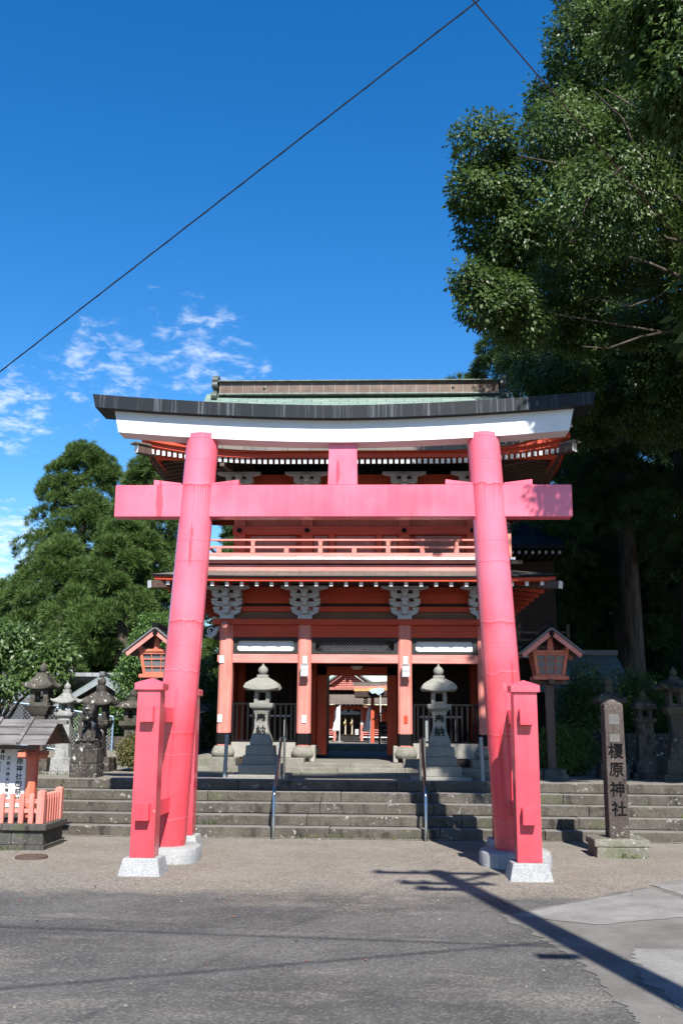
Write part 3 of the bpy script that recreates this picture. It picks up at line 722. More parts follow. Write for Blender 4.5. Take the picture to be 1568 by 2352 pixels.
b = MB(); b.box(-UX, UX, UY+.02, UY+.11, 5.56, 5.66); b.build('upper_plate', M['vermh'], gate, bevel=.005)
for x0, x1 in ((-1.98, -1.13), (1.13, 1.98)):
    b = MB(); b.box(x0, x1, UY+.02, UY+.075, 4.61, 5.085); fo = b.build('panel_frame', M['plank'], gate, bevel=.004)
    c = MB()
    k_ = 4
    for q in range(k_): c.box(x0+.035+(x1-x0-.07)*q/k_+.002, x0+.035+(x1-x0-.07)*(q+1)/k_-.002, UY+.012, UY+.019, 4.64, 5.055)
    c.build('panel_boards', M['plank'], fo)
for x0, x1 in ((-.79, -.52), (-.37, -.003), (.003, .37), (.52, .79)):
    b = MB(); b.box(x0, x1, UY+.03, UY+.075, 4.61, 5.09); b.build('door_leaf' if abs(x0+x1) < .8 else 'side_panel', M['plank'], gate, bevel=.004)
for x in (-.445, .445):
    b = MB(); b.box(x-.06, x+.06, UY, UY+.09, 4.6, 5.1); b.build('door_post', M['verm'], gate, bevel=.006)
b = MB()
for i in range(40): b.box(-2.25+i*.1135, -2.25+i*.1135+.065, UY-.09, UY-.035, 4.513, 4.56)
b.build('sunlit_patch_row', M['salmon'], gate, bevel=.003)  # blocks added in place of sunlit bits of board between shadows
for sx in (-1, 1):
    b = MB(); b.box(sx*(UX-.03)-.03, sx*(UX-.03)+.03, UY+.16, 3.9, 4.5, 6.25); b.build('upper_side_wall', M['verm'], gate)
    b = MB(); b.box(sx*2.4-.03, sx*2.4+.03, .26, 3.62, 1.02, 4.1); b.build('lower_side_wall', M['verm'], gate)
b = MB(); b.box(-UX, UX, 3.84, 3.9, 4.5, 6.25); b.build('upper_back_wall', M['verm'], gate)
for x in UPX: bracket(x, 5.66, UY, 'upper_bracket', .95)
# upper eave
HX, HY0, HY1 = 3.84, -1.36, 5.24
YM = (HY0+HY1)/2
def zeave(u, up=.24): return up*max(0, (abs(u)-.38)/.62)**1.8
for i in range(72):
    x = -3.60 + 7.2*i/71; zz = 6.155 + zeave(x/HX)*.95
    b = MB(); b.obox((x, HY0+.14, zz), (x, .2, zz+.36-zeave(x/HX)*.8), .058, .085, 0); b.m[0] = 1; b.build('upper_rafter', [M['darkpole'], M['white2']], gate)
b = MB()
for sx in (-1, 1):
    for i in range(30):
        y = HY0 + .5 + 5.6*i/29; u = (y-YM)/(HY1-YM); b.obox((sx*(HX-.14), y, 6.155+zeave(u)*.95), (sx*2.2, y, 6.5), .058, .085)
b.build('side_rafters', M['darkpole'], gate)['kind'] = 'stuff'
for sx in (-1, 1):
    b = MB(); b.obox((sx*(HX+.02), HY0+.0, 6.36), (sx*2.2, .2, 6.36), .14, .15, 0); b.m[0] = 1; cb_ = b.build('upper_corner_beam', [M['darkpole'], M['white2']], gate)
    c = MB(); c.obox((sx*(HX+.07), HY0-.05, 6.452), (sx*(HX-.28), HY0+.28, 6.452), .2, .03); c.build('corner_beam_cap', M['copperb'], cb_)
    b = MB(); b.prism([(HY0+.12, 6.07), (.2, 6.3), (.2, 6.38), (HY0+.12, 6.13)], 'x', min(sx*2.3, sx*2.38), max(sx*2.3, sx*2.38)); b.build('eave_purlin', M['darkpole'], gate)
skirt('lower_fascia_board', HX-.10, HY0+.10, HY1-.10, HX-.3, HY0+.3, HY1-.3, 6.295, 6.30, .25, .08, [M['vermh']], parent=gate)
skirt('upper_fascia_board', HX-.04, HY0+.04, HY1-.04, HX-.3, HY0+.3, HY1-.3, 6.385, 6.39, .255, .085, [M['vermh']], parent=gate)
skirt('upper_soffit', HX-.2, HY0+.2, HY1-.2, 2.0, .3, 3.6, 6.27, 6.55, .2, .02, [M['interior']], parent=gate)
# main roof: hipped skirt, then the gabled upper part
def hf(t): return 2.03*(.62*t + .38*t*t)          # rise towards the ridge, t 0..1
half = YM - HY0
def roof_part():
    b = MB(); nx, ny = 60, 26; vs = {}
    def surf(x, y):
        ty = min(1, (half-abs(y-YM))/half); sx_ = (HX-abs(x))
        z = min(hf(max(0, ty)), hf(min(1, max(0, sx_/half))))
        e = max(0, 1-ty/.35)*zeave(x/HX, .26) + max(0, 1-sx_/1.1)*zeave((y-YM)/half, .26)*.6
        return 6.40 + z + e
    xs = [HX*(-1+2*i/nx) for i in range(nx+1)]; ys = [HY0 + (HY1-HY0)*j/ny for j in range(ny+1)]
    V = [(x, y, surf(x, y)) for y in ys for x in xs]
    F = [(j*(nx+1)+i, j*(nx+1)+i+1, (j+1)*(nx+1)+i+1, (j+1)*(nx+1)+i) for j in range(ny) for i in range(nx)]
    b.add(V, F, 0)
    # eave edge
    for (a, c) in ((0, 1), (ny, 0)):
        for i in range(nx):
            p, q = V[a*(nx+1)+i], V[a*(nx+1)+i+1]; b.add([p, q, (q[0], q[1], q[2]-.085), (p[0], p[1], p[2]-.085)], [(0, 1, 2, 3)], 1)
    for a in (0, nx):
        for j in range(ny):
            p, q = V[j*(nx+1)+a], V[(j+1)*(nx+1)+a]; b.add([p, q, (q[0], q[1], q[2]-.085), (p[0], p[1], p[2]-.085)], [(0, 1, 2, 3)], 1)
    return b.build('main_roof', [M['copper'], M['copperb']], gate)
roof_part()
b = MB(); GXh = 3.24; rows = []
for j in range(33):
    t = .30 + .70*(j/16 if j <= 16 else (32-j)/16); y = YM - half + half*t if j <= 16 else YM + half - half*t
    rows.append([(x, y, 6.425 + hf(t) + .05*(abs(x)/GXh)**4) for x in (-GXh, -GXh*.93, -2.2, -1, 0, 1, 2.2, GXh*.93, GXh)])
n = 9; V = [p for rr in rows for p in rr] + [(p[0], p[1], p[2]-.07) for rr in rows for p in rr]; o2 = 33*n
F = []
for j in range(32):
    for i in range(n-1): F += [(j*n+i, j*n+i+1, (j+1)*n+i+1, (j+1)*n+i), (o2+(j+1)*n+i, o2+(j+1)*n+i+1, o2+j*n+i+1, o2+j*n+i)]
    F += [(j*n, (j+1)*n, o2+(j+1)*n, o2+j*n), (j*n+n-1, o2+j*n+n-1, o2+(j+1)*n+n-1, (j+1)*n+n-1)]
b.add(V, F); b.build('gable_roof', M['copper'], gate)
for sx in (-1, 1):
    b = MB(); b.prism([(YM-1.9, 7.1), (YM+1.9, 7.1), (YM, 8.40)], 'x', min(sx*2.75, sx*2.80), max(sx*2.75, sx*2.80)); b.build('gable_wall', M['verm'], gate)
# ridge
b = MB(); b.box(-2.96, 2.96, YM-.16, YM+.16, 8.44, 8.70); b.build('ridge_box', M['ridge'], gate, bevel=.006)
b = MB(); b.prism([(YM-.24, 8.70), (YM+.24, 8.70), (YM+.19, 8.735), (YM, 8.765), (YM-.19, 8.735)], 'x', -2.98, 2.98); b.box(-2.97, 2.97, YM-.22, YM+.22, 8.405, 8.442); b.build('ridge_cap', M['ridgecap'], gate, bevel=.006)
for x in (-1.99, 2.0):
    b = MB(); b.lathe([(.03, 0), (.03, .02), (.012, .03)], 12); d = MB(); d.add([(x+p[0], YM-.163-p[2], 8.575+p[1]) for p in b.v], b.f); d.build('ridge_boss', M['onigawara'], gate, smooth=True)
for sx in (-1, 1):
    b = MB(); x0, x1 = (2.98, 3.10) if sx > 0 else (-3.10, -2.98)
    b.box(x0+.02, x1-.02, YM-.2, YM+.2, 8.30, 8.72)
    for (yy, zz, rr) in ((-.17, 8.74, .085), (.17, 8.74, .085), (0, 8.80, .10), (-.21, 8.62, .08), (.21, 8.62, .08), (-.24, 8.36, .095), (.24, 8.36, .095)):
        b.tube([(x0, YM+yy, zz), (x1, YM+yy, zz)], rr, 18)
    b.build('ridge_end_ornament', M['onigawara'], gate, bevel=.004)
# inside of the lower storey
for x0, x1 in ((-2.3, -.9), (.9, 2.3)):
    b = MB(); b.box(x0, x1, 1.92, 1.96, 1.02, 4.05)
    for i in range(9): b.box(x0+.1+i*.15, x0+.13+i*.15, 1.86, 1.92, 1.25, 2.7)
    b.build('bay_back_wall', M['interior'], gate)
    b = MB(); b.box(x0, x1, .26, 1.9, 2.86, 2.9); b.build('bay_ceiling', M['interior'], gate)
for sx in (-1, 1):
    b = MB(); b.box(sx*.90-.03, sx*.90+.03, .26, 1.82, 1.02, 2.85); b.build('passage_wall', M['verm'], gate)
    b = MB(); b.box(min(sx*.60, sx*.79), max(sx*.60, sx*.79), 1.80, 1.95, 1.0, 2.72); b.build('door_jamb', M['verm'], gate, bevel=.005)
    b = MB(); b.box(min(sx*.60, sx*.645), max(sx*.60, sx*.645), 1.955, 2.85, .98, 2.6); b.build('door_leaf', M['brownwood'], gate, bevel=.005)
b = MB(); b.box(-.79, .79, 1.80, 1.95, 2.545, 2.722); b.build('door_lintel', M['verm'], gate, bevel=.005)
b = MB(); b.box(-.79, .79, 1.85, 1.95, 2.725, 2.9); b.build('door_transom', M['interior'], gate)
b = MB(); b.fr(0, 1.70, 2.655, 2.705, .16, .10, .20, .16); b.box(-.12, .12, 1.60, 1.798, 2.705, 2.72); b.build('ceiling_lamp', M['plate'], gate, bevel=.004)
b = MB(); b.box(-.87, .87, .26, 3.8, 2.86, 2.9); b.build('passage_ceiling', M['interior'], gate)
# small white plates nailed to the front pillars
for x, zs in ((-2.43, (2.735, 1.675)), (-.905, (2.735, 1.675)), (.925, (2.735,))):
    for z in zs:
        b = MB(); b.box(x-.042, x+.042, -.018, -.001, z-.068, z+.068); b.build('notice_plate', M['plate'], gate, bevel=.003)
b = MB(); b.box(.925-.035, .925+.035, -.012, -.001, 1.61, 1.75); b.build('empty_plate_holder', M['vermh'], gate, bevel=.003)

# ------------------------------------------------------------------ stone lanterns
def kasa(b, w, z, h, tw, up, th, n=16, curve=1.6):
    """lantern roof: square, hollow-curved, corners turned up; w half width, tw half width at the top"""
    rings = []
    def ring(s, zz, l):
        out = []
        for side in range(4):
            for i in range(n):
                u = -1 + 2*i/n; k = s*(1 - .06*(1-u*u)*l/up if up else 1); q = l*abs(u)**2.6
                p = ((u*s, -k), (k, u*s), (-u*s, k), (-k, -u*s))[side]
                out.append((p[0], p[1], zz + q))
        return out
    rings.append(ring(w*.55, z, 0)); rings.append(ring(w*.97, z, up))
    rings.append(ring(w, z+th*.4, up)); rings.append(ring(w*.985, z+th, up))
    for t in (.15, .3, .45, .6, .75, .9, 1.0):
        rings.append(ring(w + (tw-w)*t, z + th + (h-th)*(t**curve), up*(1-t)**2))
    b.loft(rings)
def openbox(b, w0, w1, z0, z1, post, bot=.2, top=.12):
    hh = z1-z0; za, zb = z0 + hh*bot, z1 - hh*top
    b.fr(0, 0, z0, za, w0, w0, w0*.995, w0*.995); b.fr(0, 0, zb, z1, w1, w1, w1, w1)
    for sx in (-1, 1):
        for sy in (-1, 1):
            a0, a1 = (w0-post)/2, (w1-post)/2
            b.fr(sx*a0, sy*a0, za, zb, post, post, post, post, tx=sx*(a1-a0), ty=sy*(a1-a0))
def hoju(b, z, r, h, n=20):
    b.lathe([(r*.5, z), (r*.62, z+.04*h), (r*.9, z+.18*h), (r, z+.36*h), (r*.93, z+.52*h), (r*.6, z+.70*h), (r*.26, z+.80*h), (r*.2, z+.92*h), (r*.05, z+h)], n)
def stone_lantern(label, loc, mat, spec, group=None, rz=0, chars=None, name='stone_lantern', slim=1.0):
    t = thing(name, label, 'lantern', loc, rz, group); t.scale = (slim, slim, 1)
    for i, (z0, z1, w0, w1) in enumerate(spec['base']):
        b = MB(); b.fr(0, 0, z0, z1, w0, w0, w1, w1); b.build('base_tier', mat, t, bevel=.012, seg=2)
    b = MB(); b.lathe(spec['shaft'], 32, sq=spec.get('sq', 12), rot=0); sh = b.build('shaft', mat, t, smooth=True)
    z0, z1, w0, w1, w2 = spec['tray']
    b = MB(); b.fr(0, 0, z0, z0+(z1-z0)*.4, w0, w0, w1, w1); b.fr(0, 0, z0+(z1-z0)*.4+.0005, z1, w1, w1, w2, w2); b.build('platform', mat, t, bevel=.008)
    z0, z1, w0, w1, p = spec['box']
    b = MB(); openbox(b, w0, w1, z0, z1, p); b.build('light_box', mat, t, bevel=.004)
    w, z, h, tw, up, th = spec['roof']
    b = MB(); kasa(b, w, z, h, tw, up, th, curve=spec.get('rc', 1.6)); b.build('roof', mat, t, smooth=True)
    z0, z1, w0 = spec['neck']
    b = MB(); b.fr(0, 0, z0, z1, w0, w0, w0*.97, w0*.97); b.build('neck', mat, t, bevel=.006)
    z, r_, h = spec['hoju']
    b = MB(); hoju(b, z, r_, h); b.build('finial', mat, t, smooth=True)
    return t
gl = dict(base=[(-.02, .052, .96, .95), (.052, .207, .66, .66), (.207, .35, .53, .53), (.35, .505, .465, .455)],
          shaft=[(.17, .50), (.178, .545), (.176, .59), (.152, .66), (.122, .74), (.105, .83), (.102, .90), (.108, .97), (.122, 1.03), (.134, 1.052), (.134, 1.07)],
          tray=(1.07, 1.18, .28, .375, .39), box=(1.18, 1.385, .255, .245, .062), roof=(.285, 1.385, .215, .10, .035, .035), rc=.62,
          neck=(1.60, 1.645, .185), hoju=(1.645, .084, .19))
gl1 = stone_lantern('clean beige granite lantern before the left bay of the red gate', (-1.985, 16.72, TZ), M['granite'], gl, 'new granite lanterns in front of the gate')
for ch, zc, yc, tl in (('奉', .925, -.1165, 2), ('納', .735, -.1345, -15)):
    lt = lettering([(ch, 0, 0, .17, .012, 1)], M['ink'], gl1, .0015); lt.location = (0, yc, zc); lt.rotation_euler.x = R(tl)
gl2 = dup(gl1, (.92, 16.66, TZ), 0, 'clean beige granite lantern before the right bay of the red gate, half in tree shade')

tall = dict(base=[(0, .10, .95, .95), (.10, .38, .62, .60)],
            shaft=[(.16, .38), (.15, .5), (.12, .8), (.125, 1.0), (.15, 1.08)],
            tray=(1.08, 1.24, .32, .42, .55), box=(1.24, 1.52, .40, .37, .10), roof=(.34, 1.52, .24, .13, .06, .05), neck=(1.74, 1.80, .25), hoju=(1.80, .085, .20))
stone_lantern('tallest of the old lanterns, with an open light box, behind the notice board roof', (-5.85, 17.2, .62), M['oldstone2'], tall, 'old stone lanterns on the left of the terrace', slim=.78)
wh = dict(base=[(0, .10, .55, .55), (.10, .33, .40, .38)],
          shaft=[(.15, .33), (.14, .4), (.13, .9), (.125, .98)],
          tray=(.98, 1.07, .26, .36, .38), box=(1.07, 1.22, .25, .24, .07), roof=(.255, 1.22, .17, .075, .05, .03), neck=(1.37, 1.45, .14), hoju=(1.44, .065, .15))
stone_lantern('slim whitish lichen-bleached stone lantern left of the lion-dog statue', (-5.35, 17.0, TZ-.06), M['palestone'], wh, 'old stone lanterns on the left of the terrace', slim=.84)
dk = dict(base=[(0, .25, .70, .66)],
          shaft=[(.17, .25), (.15, .4), (.13, .6), (.15, .75)],
          tray=(.75, .90, .34, .46, .50), box=(.90, 1.16, .34, .32, .09), roof=(.34, 1.16, .25, .10, .05, .05), rc=.9, neck=(1.39, 1.52, .19), hoju=(1.51, .095, .21))
stone_lantern('sooty dark lantern with a wide domed roof right behind the lion-dog statue', (-5.10, 18.2, TZ-.01), M['oldstone'], dk, 'old stone lanterns on the left of the terrace', slim=.82)
sm = dict(base=[(0, .08, .75, .75), (.08, .42, .40, .36)],
          shaft=[(.17, .42), (.16, .5), (.155, .72), (.16, .75)],
          tray=(.75, .90, .36, .52, .54), box=(.90, 1.16, .34, .34, .10), roof=(.37, 1.16, .16, .10, .02, .07), rc=.8, neck=(1.30, 1.39, .17), hoju=(1.38, .10, .20))
stone_lantern('low squat old lantern with white lichen on its roof, beside the left front post', (-5.15, 20.8, TZ-.02), M['oldstone2'], sm, 'old stone lanterns on the left of the terrace', slim=.85)
gp = dict(tall)
stone_lantern('old lantern standing in deep shade just left of the red gate', (-4.15, 22.5, TZ-.1), M['oldstone'], dk, 'old stone lanterns on the left of the terrace')
l1 = dict(base=[(0, .10, .62, .62), (.10, .28, .46, .44)],
          shaft=[(.17, .28), (.165, .35), (.15, .85), (.15, .90)],
          tray=(.90, .99, .32, .40, .42), box=(.99, 1.13, .28, .27, .08), roof=(.21, 1.13, .17, .07, .02, .04), rc=.55, neck=(1.28, 1.33, .13), hoju=(1.325, .06, .13))
stone_lantern('small pale-roofed stone lantern beside the taller one at the right edge', (4.40, 17.35, TZ), M['oldstone2'], l1, 'stone lanterns under the trees on the right', slim=.85)
l2 = dict(base=[(0, .10, 1.05, 1.05), (.10, .27, .80, .78), (.27, .50, .60, .56)],
          shaft=[(.20, .50), (.20, .56), (.165, .72), (.125, .92), (.12, 1.05), (.14, 1.18), (.15, 1.2)],
          tray=(1.20, 1.33, .36, .44, .50), box=(1.33, 1.60, .32, .30, .075), roof=(.36, 1.60, .18, .10, .07, .045), neck=(1.76, 1.82, .19), hoju=(1.82, .075, .18))
stone_lantern('tall stone lantern with upturned roof corners at the right edge of the terrace', (4.80, 16.9, TZ-.16), M['oldstone2'], l2, 'stone lanterns under the trees on the right', slim=.82)
stone_lantern('greenish stone lantern half hidden behind the carved marker post', (3.84, 17.4, TZ-.03), M['oldstone2'],
              dict(base=[(0, .28, .60, .58)], shaft=[(.16, .28), (.14, .8), (.15, .95)], tray=(.95, 1.05, .32, .42, .44), box=(1.05, 1.24, .30, .28, .08), roof=(.33, 1.24, .22, .10, .04, .04), rc=.8, neck=(1.44, 1.56, .17), hoju=(1.55, .09, .19)), 'stone lanterns under the trees on the right', slim=.8)

# ------------------------------------------------------------------ guardian lion-dog
kd = thing('guardian_statue', 'weathered stone lion-dog guardian sitting on a two-block pedestal at the left', 'statue', (-4.70, 16.2, TZ))
b = MB(); b.box(-.215, .215, -.23, .23, -.02, .212); b.build('pedestal_block', M['oldstone'], kd, bevel=.015, seg=2)
b = MB(); b.box(-.205, .205, -.22, .22, .2125, .445); b.build('pedestal_block', M['oldstone'], kd, bevel=.015, seg=2)
b = MB(); b.box(-.17, .17, -.2, .2, .4455, .545); b.build('plinth_slab', M['oldstone'], kd, bevel=.012, seg=2)
bm = bmesh.new()
def blob(c, r, rot=(0, 0, 0), sub=3):
    g = bmesh.ops.create_icosphere(bm, subdivisions=sub, radius=1)
    m = Matrix.Translation(c) @ Matrix.Rotation(rot[2], 4, 'Z') @ Matrix.Rotation(rot[1], 4, 'Y') @ Matrix.Rotation(rot[0], 4, 'X') @ Matrix.Diagonal((*r, 1))
    bmesh.ops.transform(bm, matrix=m, verts=g['verts'])
def limb(p, q, r0_, r1_, k=7):
    p, q = Vector(p), Vector(q)
    for i in range(k):
        t = i/(k-1); rr = r0_ + (r1_-r0_)*t; blob(p.lerp(q, t), (rr, rr, rr), sub=2)
# the animal faces -y (towards the road); its head turns to its left, +x in the photo
for sx in (-1, 1):
    limb((sx*.100, -.11, .33), (sx*.112, -.145, .05), .048, .038); blob((sx*.112, -.172, .028), (.048, .062, .032))
    blob((sx*.12, .11, .10), (.06, .11, .10)); blob((sx*.135, .02, .03), (.04, .09, .032))
    for q in (-1, 0, 1): blob((sx*.112+q*.026, -.222, .02), (.015, .025, .018), sub=2)
blob((0, .10, .24), (.12, .12, .15)); blob((0, -.03, .36), (.125, .105, .10), (R(-20), 0, 0)); blob((0, .10, .12), (.12, .12, .12))
blob((.0, -.06, .40), (.10, .09, .09))
hx, hy, hz = .015, -.09, .475
blob((hx, hy, hz), (.105, .10, .095)); blob((hx+.065, hy-.075, hz-.03), (.075, .07, .045), (0, 0, R(-42))); blob((hx+.062, hy-.07, hz-.075), (.062, .06, .022), (0, 0, R(-42)))
blob((hx+.12, hy-.12, hz-.01), (.032, .028, .02)); blob((hx+.06, hy-.10, hz+.03), (.045, .03, .022)); blob((hx-.01, hy-.095, hz+.045), (.04, .03, .022))
for (dx, dy, dz) in ((-.10, .02, .03), (-.105, .0, -.05), (-.075, .04, .09), (0, .06, .10), (.07, .06, .08), (.09, .05, 0), (.08, .05, -.07), (-.09, -.03, -.10), (-.05, -.06, -.12), (.03, -.03, -.11), (0, .09, .03), (0, .1, -.06)):
    blob((hx+dx, hy+dy, hz+dz), (.042, .042, .042), sub=2)
blob((hx-.085, hy-.03, hz+.03), (.03, .02, .045), (0, R(-30), 0)); blob((hx+.06, hy+.02, hz+.09), (.03, .02, .045), (0, R(30), 0))
for (dx, dz, rr) in ((0, .22, .06), (-.03, .30, .05), (.03, .33, .05), (0, .40, .035)): blob((dx, .19, dz), (rr, rr*.7, rr*1.1))
blob((-.005, -.19, .03), (.06, .05, .035)); blob((.0, -.175, .055), (.035, .03, .028))
me = bpy.data.meshes.new('body'); bm.to_mesh(me); bm.free(); me.materials.append(M['oldstone'])
o = bpy.data.objects.new('body', me); COL.objects.link(o); o.parent = kd; o.location = (0, 0, .543)
rm = o.modifiers.new('remesh', 'REMESH'); rm.mode = 'VOXEL'; rm.voxel_size = .009; rm.use_smooth_shade = True
sm_ = o.modifiers.new('smooth', 'SMOOTH'); sm_.iterations = 3; sm_.factor = .5

# ------------------------------------------------------------------ wooden lanterns on posts
def post_lantern(label, loc):
    t = thing('post_lantern', label, 'lantern', loc, 0, 'roofed wooden lanterns on posts')
    b = MB(); b.fr(0, 0, -.02, .15, .32, .32, .27, .27); b.build('base_stone', M['plinth'], t, bevel=.01)
    b = MB(); b.box(-.065, .065, -.065, .065, .15, 1.53); b.build('post', M['darkpole'], t, bevel=.008)
    b = MB(); b.box(-.31, .31, -.045, .045, 1.53, 1.60); b.build('cross_arm', M['darkpole'], t, bevel=.004)
    b = MB(); b.box(-.045, .045, -.31, .31, 1.531, 1.601); b.build('cross_arm', M['darkpole'], t, bevel=.004)
    b = MB(); b.box(-.28, .28, -.26, -.18, 1.603, 1.665); b.box(-.28, .28, .18, .26, 1.603, 1.665)
    b.box(-.26, -.18, -.179, .179, 1.603, 1.663); b.box(.18, .26, -.179, .179, 1.603, 1.663); b.box(-.30, -.262, -.24, -.16, 1.61, 1.66); b.box(.262, .30, -.24, -.16, 1.61, 1.66)
    b.build('sill_frame', M['lantern'], t, bevel=.004)
    W0, W1, z0, z1 = .205, .265, 1.665, 2.04
    b = MB()
    for sx in (-1, 1):
        for sy in (-1, 1): b.fr(sx*W0, sy*W0, z0, z1, .05, .05, .05, .05, tx=sx*(W1-W0), ty=sy*(W1-W0))
    for k in range(4):
        for (zz, hh) in ((z0+.018, .03), (z1-.02, .035)):
            ww = W0 + (W1-W0)*(zz-z0)/(z1-z0)
            p, q = ((-ww, -ww), (ww, -ww)) if k == 0 else ((ww, -ww), (ww, ww)) if k == 1 else ((ww, ww), (-ww, ww)) if k == 2 else ((-ww, ww), (-ww, -ww))
            b.obox((p[0], p[1], zz), (q[0], q[1], zz), .035, hh)
        for j in range(1, 3):
            zz = z0 + (z1-z0)*j/3; ww = W0 + (W1-W0)*j/3
            p, q = ((-ww, -ww), (ww, -ww)) if k == 0 else ((ww, -ww), (ww, ww)) if k == 1 else ((ww, ww), (-ww, ww)) if k == 2 else ((-ww, ww), (-ww, -ww))
            b.obox((p[0], p[1], zz), (q[0], q[1], zz), .018, .016)
            u = -1 + 2*j/3
            if k in (0, 2):
                sy = -1 if k == 0 else 1; b.obox((u*W0, sy*W0, z0+.02), (u*W1, sy*W1, z1-.02), .016, .018, 0, (0, 1, 0))
            else:
                sx = 1 if k == 1 else -1; b.obox((sx*W0, u*W0, z0+.02), (sx*W1, u*W1, z1-.02), .016, .018, 0, (1, 0, 0))
    lb = b.build('lantern_frame', M['lantern'], t, bevel=.002)
    b = MB(); b.fr(0, 0, z0+.01, z1-.01, 2*W0-.03, 2*W0-.03, 2*W1-.03, 2*W1-.03); b.build('pane', M['pane'], lb)
    b = MB(); b.box(-.30, .30, -.30, -.235, 2.04, 2.085); b.box(-.30, .30, .235, .30, 2.04, 2.085); b.box(-.33, -.24, -.40, .40, 2.087, 2.135); b.box(.24, .33, -.40, .40, 2.087, 2.135)
    b.prism([(-.055, 2.087), (.055, 2.087), (.035, 2.30), (-.035, 2.30)], 'y', -.27, -.23); b.build('roof_timber', M['lantern'], t, bevel=.003)
    for sy in (-1, 1):
        for sx in (-1, 1):
            b = MB(); y0, y1 = sorted((sy*.44, sy*.40)); b.prism([(sx*.46, 1.955), (sx*.50, 2.02), (0, 2.42), (0, 2.32)], 'y', y0, y1); b.build('verge_board', M['salmon'], t, bevel=.003)
    for sx in (-1, 1):
        b = MB(); b.prism([(sx*.535, 2.0), (sx*.545, 2.03), (0, 2.466), (0, 2.424)], 'y', -.47, .47); b.build('roof_slope', M['ceramic'], t, bevel=.003)
        b = MB()
        for k in range(6):
            yy = -.45 + .18*k; b.obox((sx*.54, yy, 2.037), (sx*.03, yy, 2.452), .02, .012)
        b.build('roof_batten', M['blackpaint'], t)
    b = MB(); b.box(-.05, .05, -.49, .49, 2.45, 2.52); b.build('ridge_piece', M['blackpaint'], t, bevel=.008)
    b = MB(); b.prism([(-.045, 2.34), (0, 2.29), (.045, 2.34), (.03, 2.40), (-.03, 2.40)], 'y', -.455, -.442); b.build('gable_boss', M['blackpaint'], t, bevel=.003)
    return t
pl = post_lantern('vermilion lattice lantern with a dark roof, behind the left torii column', (-3.86, 17.3, TZ))
dup(pl, (2.80, 17.15, TZ), 0, 'vermilion lattice lantern on a brown post, right of the right torii column')

# ------------------------------------------------------------------ wall lamps on the gate
def wall_lamp(label, loc):
    t = thing('wall_lamp', label, 'lamp', loc, 0, 'wall lamps on the gate pillars')
    b = MB(); b.box(-.05, .05, -.06, -.001, .02, .2); b.build('mount', M['plate'], t)
    b = MB(); b.box(-.062, .062, -.15, -.06, .012, .205); b.build('glass', M['lampglass'], t, bevel=.006)
    b = MB(); b.box(-.073, .073, -.162, -.05, .0, .011); b.box(-.073, .073, -.162, -.05, .206, .217)
    for x in (-.066, .066, -.012, .012): b.box(x-.004, x+.004, -.157, -.1505, .012, .205)
    for z in (.10, .125): b.box(-.066, .066, -.1575, -.1503, z-.003, z+.003)
    b.build('lamp_cage', M['wiremesh'], t, bevel=.001); return t
wl = wall_lamp('white caged wall lamp on the pillar left of the gate passage', (GX-.90, GY, 2.43))
dup(wl, (GX+.93, GY, 2.43), 0, 'white caged wall lamp on the pillar right of the gate passage')

# ------------------------------------------------------------------ black fences in the side bays
def bay_fence(label, x0, x1):
    t = thing('bay_fence', label, 'fence', (GX+(x0+x1)/2, GY+.11, 1.262), 0, 'black slat fences of the gate bays'); w = (x1-x0)/2
    b = MB(); b.box(-w, w, -.025, .025, .005, .04); b.box(-w, w, -.025, .025, .66, .695); b.box(-w, -w+.035, -.025, .025, .0405, .6595); b.box(w-.035, w, -.025, .025, .0405, .6595); b.build('fence_frame', M['blackpaint'], t, bevel=.003)
    n = 11
    for i in range(n):
        x = -w + .035 + (2*w-.07)*(i+.5)/n; b = MB(); b.box(x-.017, x+.017, -.015, .015, .0405, .6595); b.build('slat', M['blackpaint'], t)
    return t
bay_fence('black slat fence across the left bay of the red gate', -2.22, -1.06)
bay_fence('black slat fence across the right bay of the red gate', 1.06, 2.22)
def stand(label, x):
    t = thing('offering_stand', label, 'stand', (x, GY+1.1, 1.02), 0, 'stands inside the gate bays')
    b = MB(); b.box(-.40, .40, -.12, .12, .70, .735); b.build('stand_top', M['plate'], t, bevel=.003)
    for sx in (-.28, .28):
        b = MB(); b.box(sx-.025, sx+.025, -.1, .1, 0, .70); b.build('leg', M['greypost'], t)
stand('white-topped stand behind the black fence of the left gate bay', GX-1.62); stand('white-topped stand behind the black fence of the right gate bay', GX+1.62)

# ------------------------------------------------------------------ handrails and pipes
def handrail(label, x0, x1):
    t = thing('handrail', label, 'handrail', (x0, 14.58, 0), 0, 'steel handrails on the wide steps'); d = x1-x0; r_ = .021
    b = MB(); b.tube([(0, 0, -.05), (0, 0, .60), (0, .012, .625), (d*.03, .035, .655)] + [(d*(.03+.94*k/6), .035+1.36*k/6, .655+.70*k/6) for k in range(1, 7)] + [(d, 1.43, 1.378), (d+.045, 1.46, 1.382)], r_, 14); b.build('rail', M['steel'], t, smooth=True)
    b = MB(); b.tube([(d+.045, 1.46, .70), (d+.045, 1.46, 1.378)], r_, 14); b.build('rail_post', M['steel'], t, smooth=True)
    b = MB(); b.tube([(d-.02, 1.42, .70), (d-.02, 1.42, 1.37)], .018, 12); b.build('rail_post', M['steel'], t, smooth=True)
handrail('shiny steel handrail on the left half of the wide steps', -1.535, -1.585); handrail('shiny steel handrail on the right half of the wide steps', .605, .61)
def pipe(label, x, y, tilt):
    b = MB(); b.tube([(0, 0, -.05), (tilt, 0, .66)], .031, 16); b.lathe([(.033, .655), (.033, .668), (.012, .675)], 16, tilt, 0); o = b.build('pipe_bollard', M['greypost'], smooth=True, loc=(x, y, TZ)); tag(o, label, 'bollard', 'grey pipe bollards on the terrace')
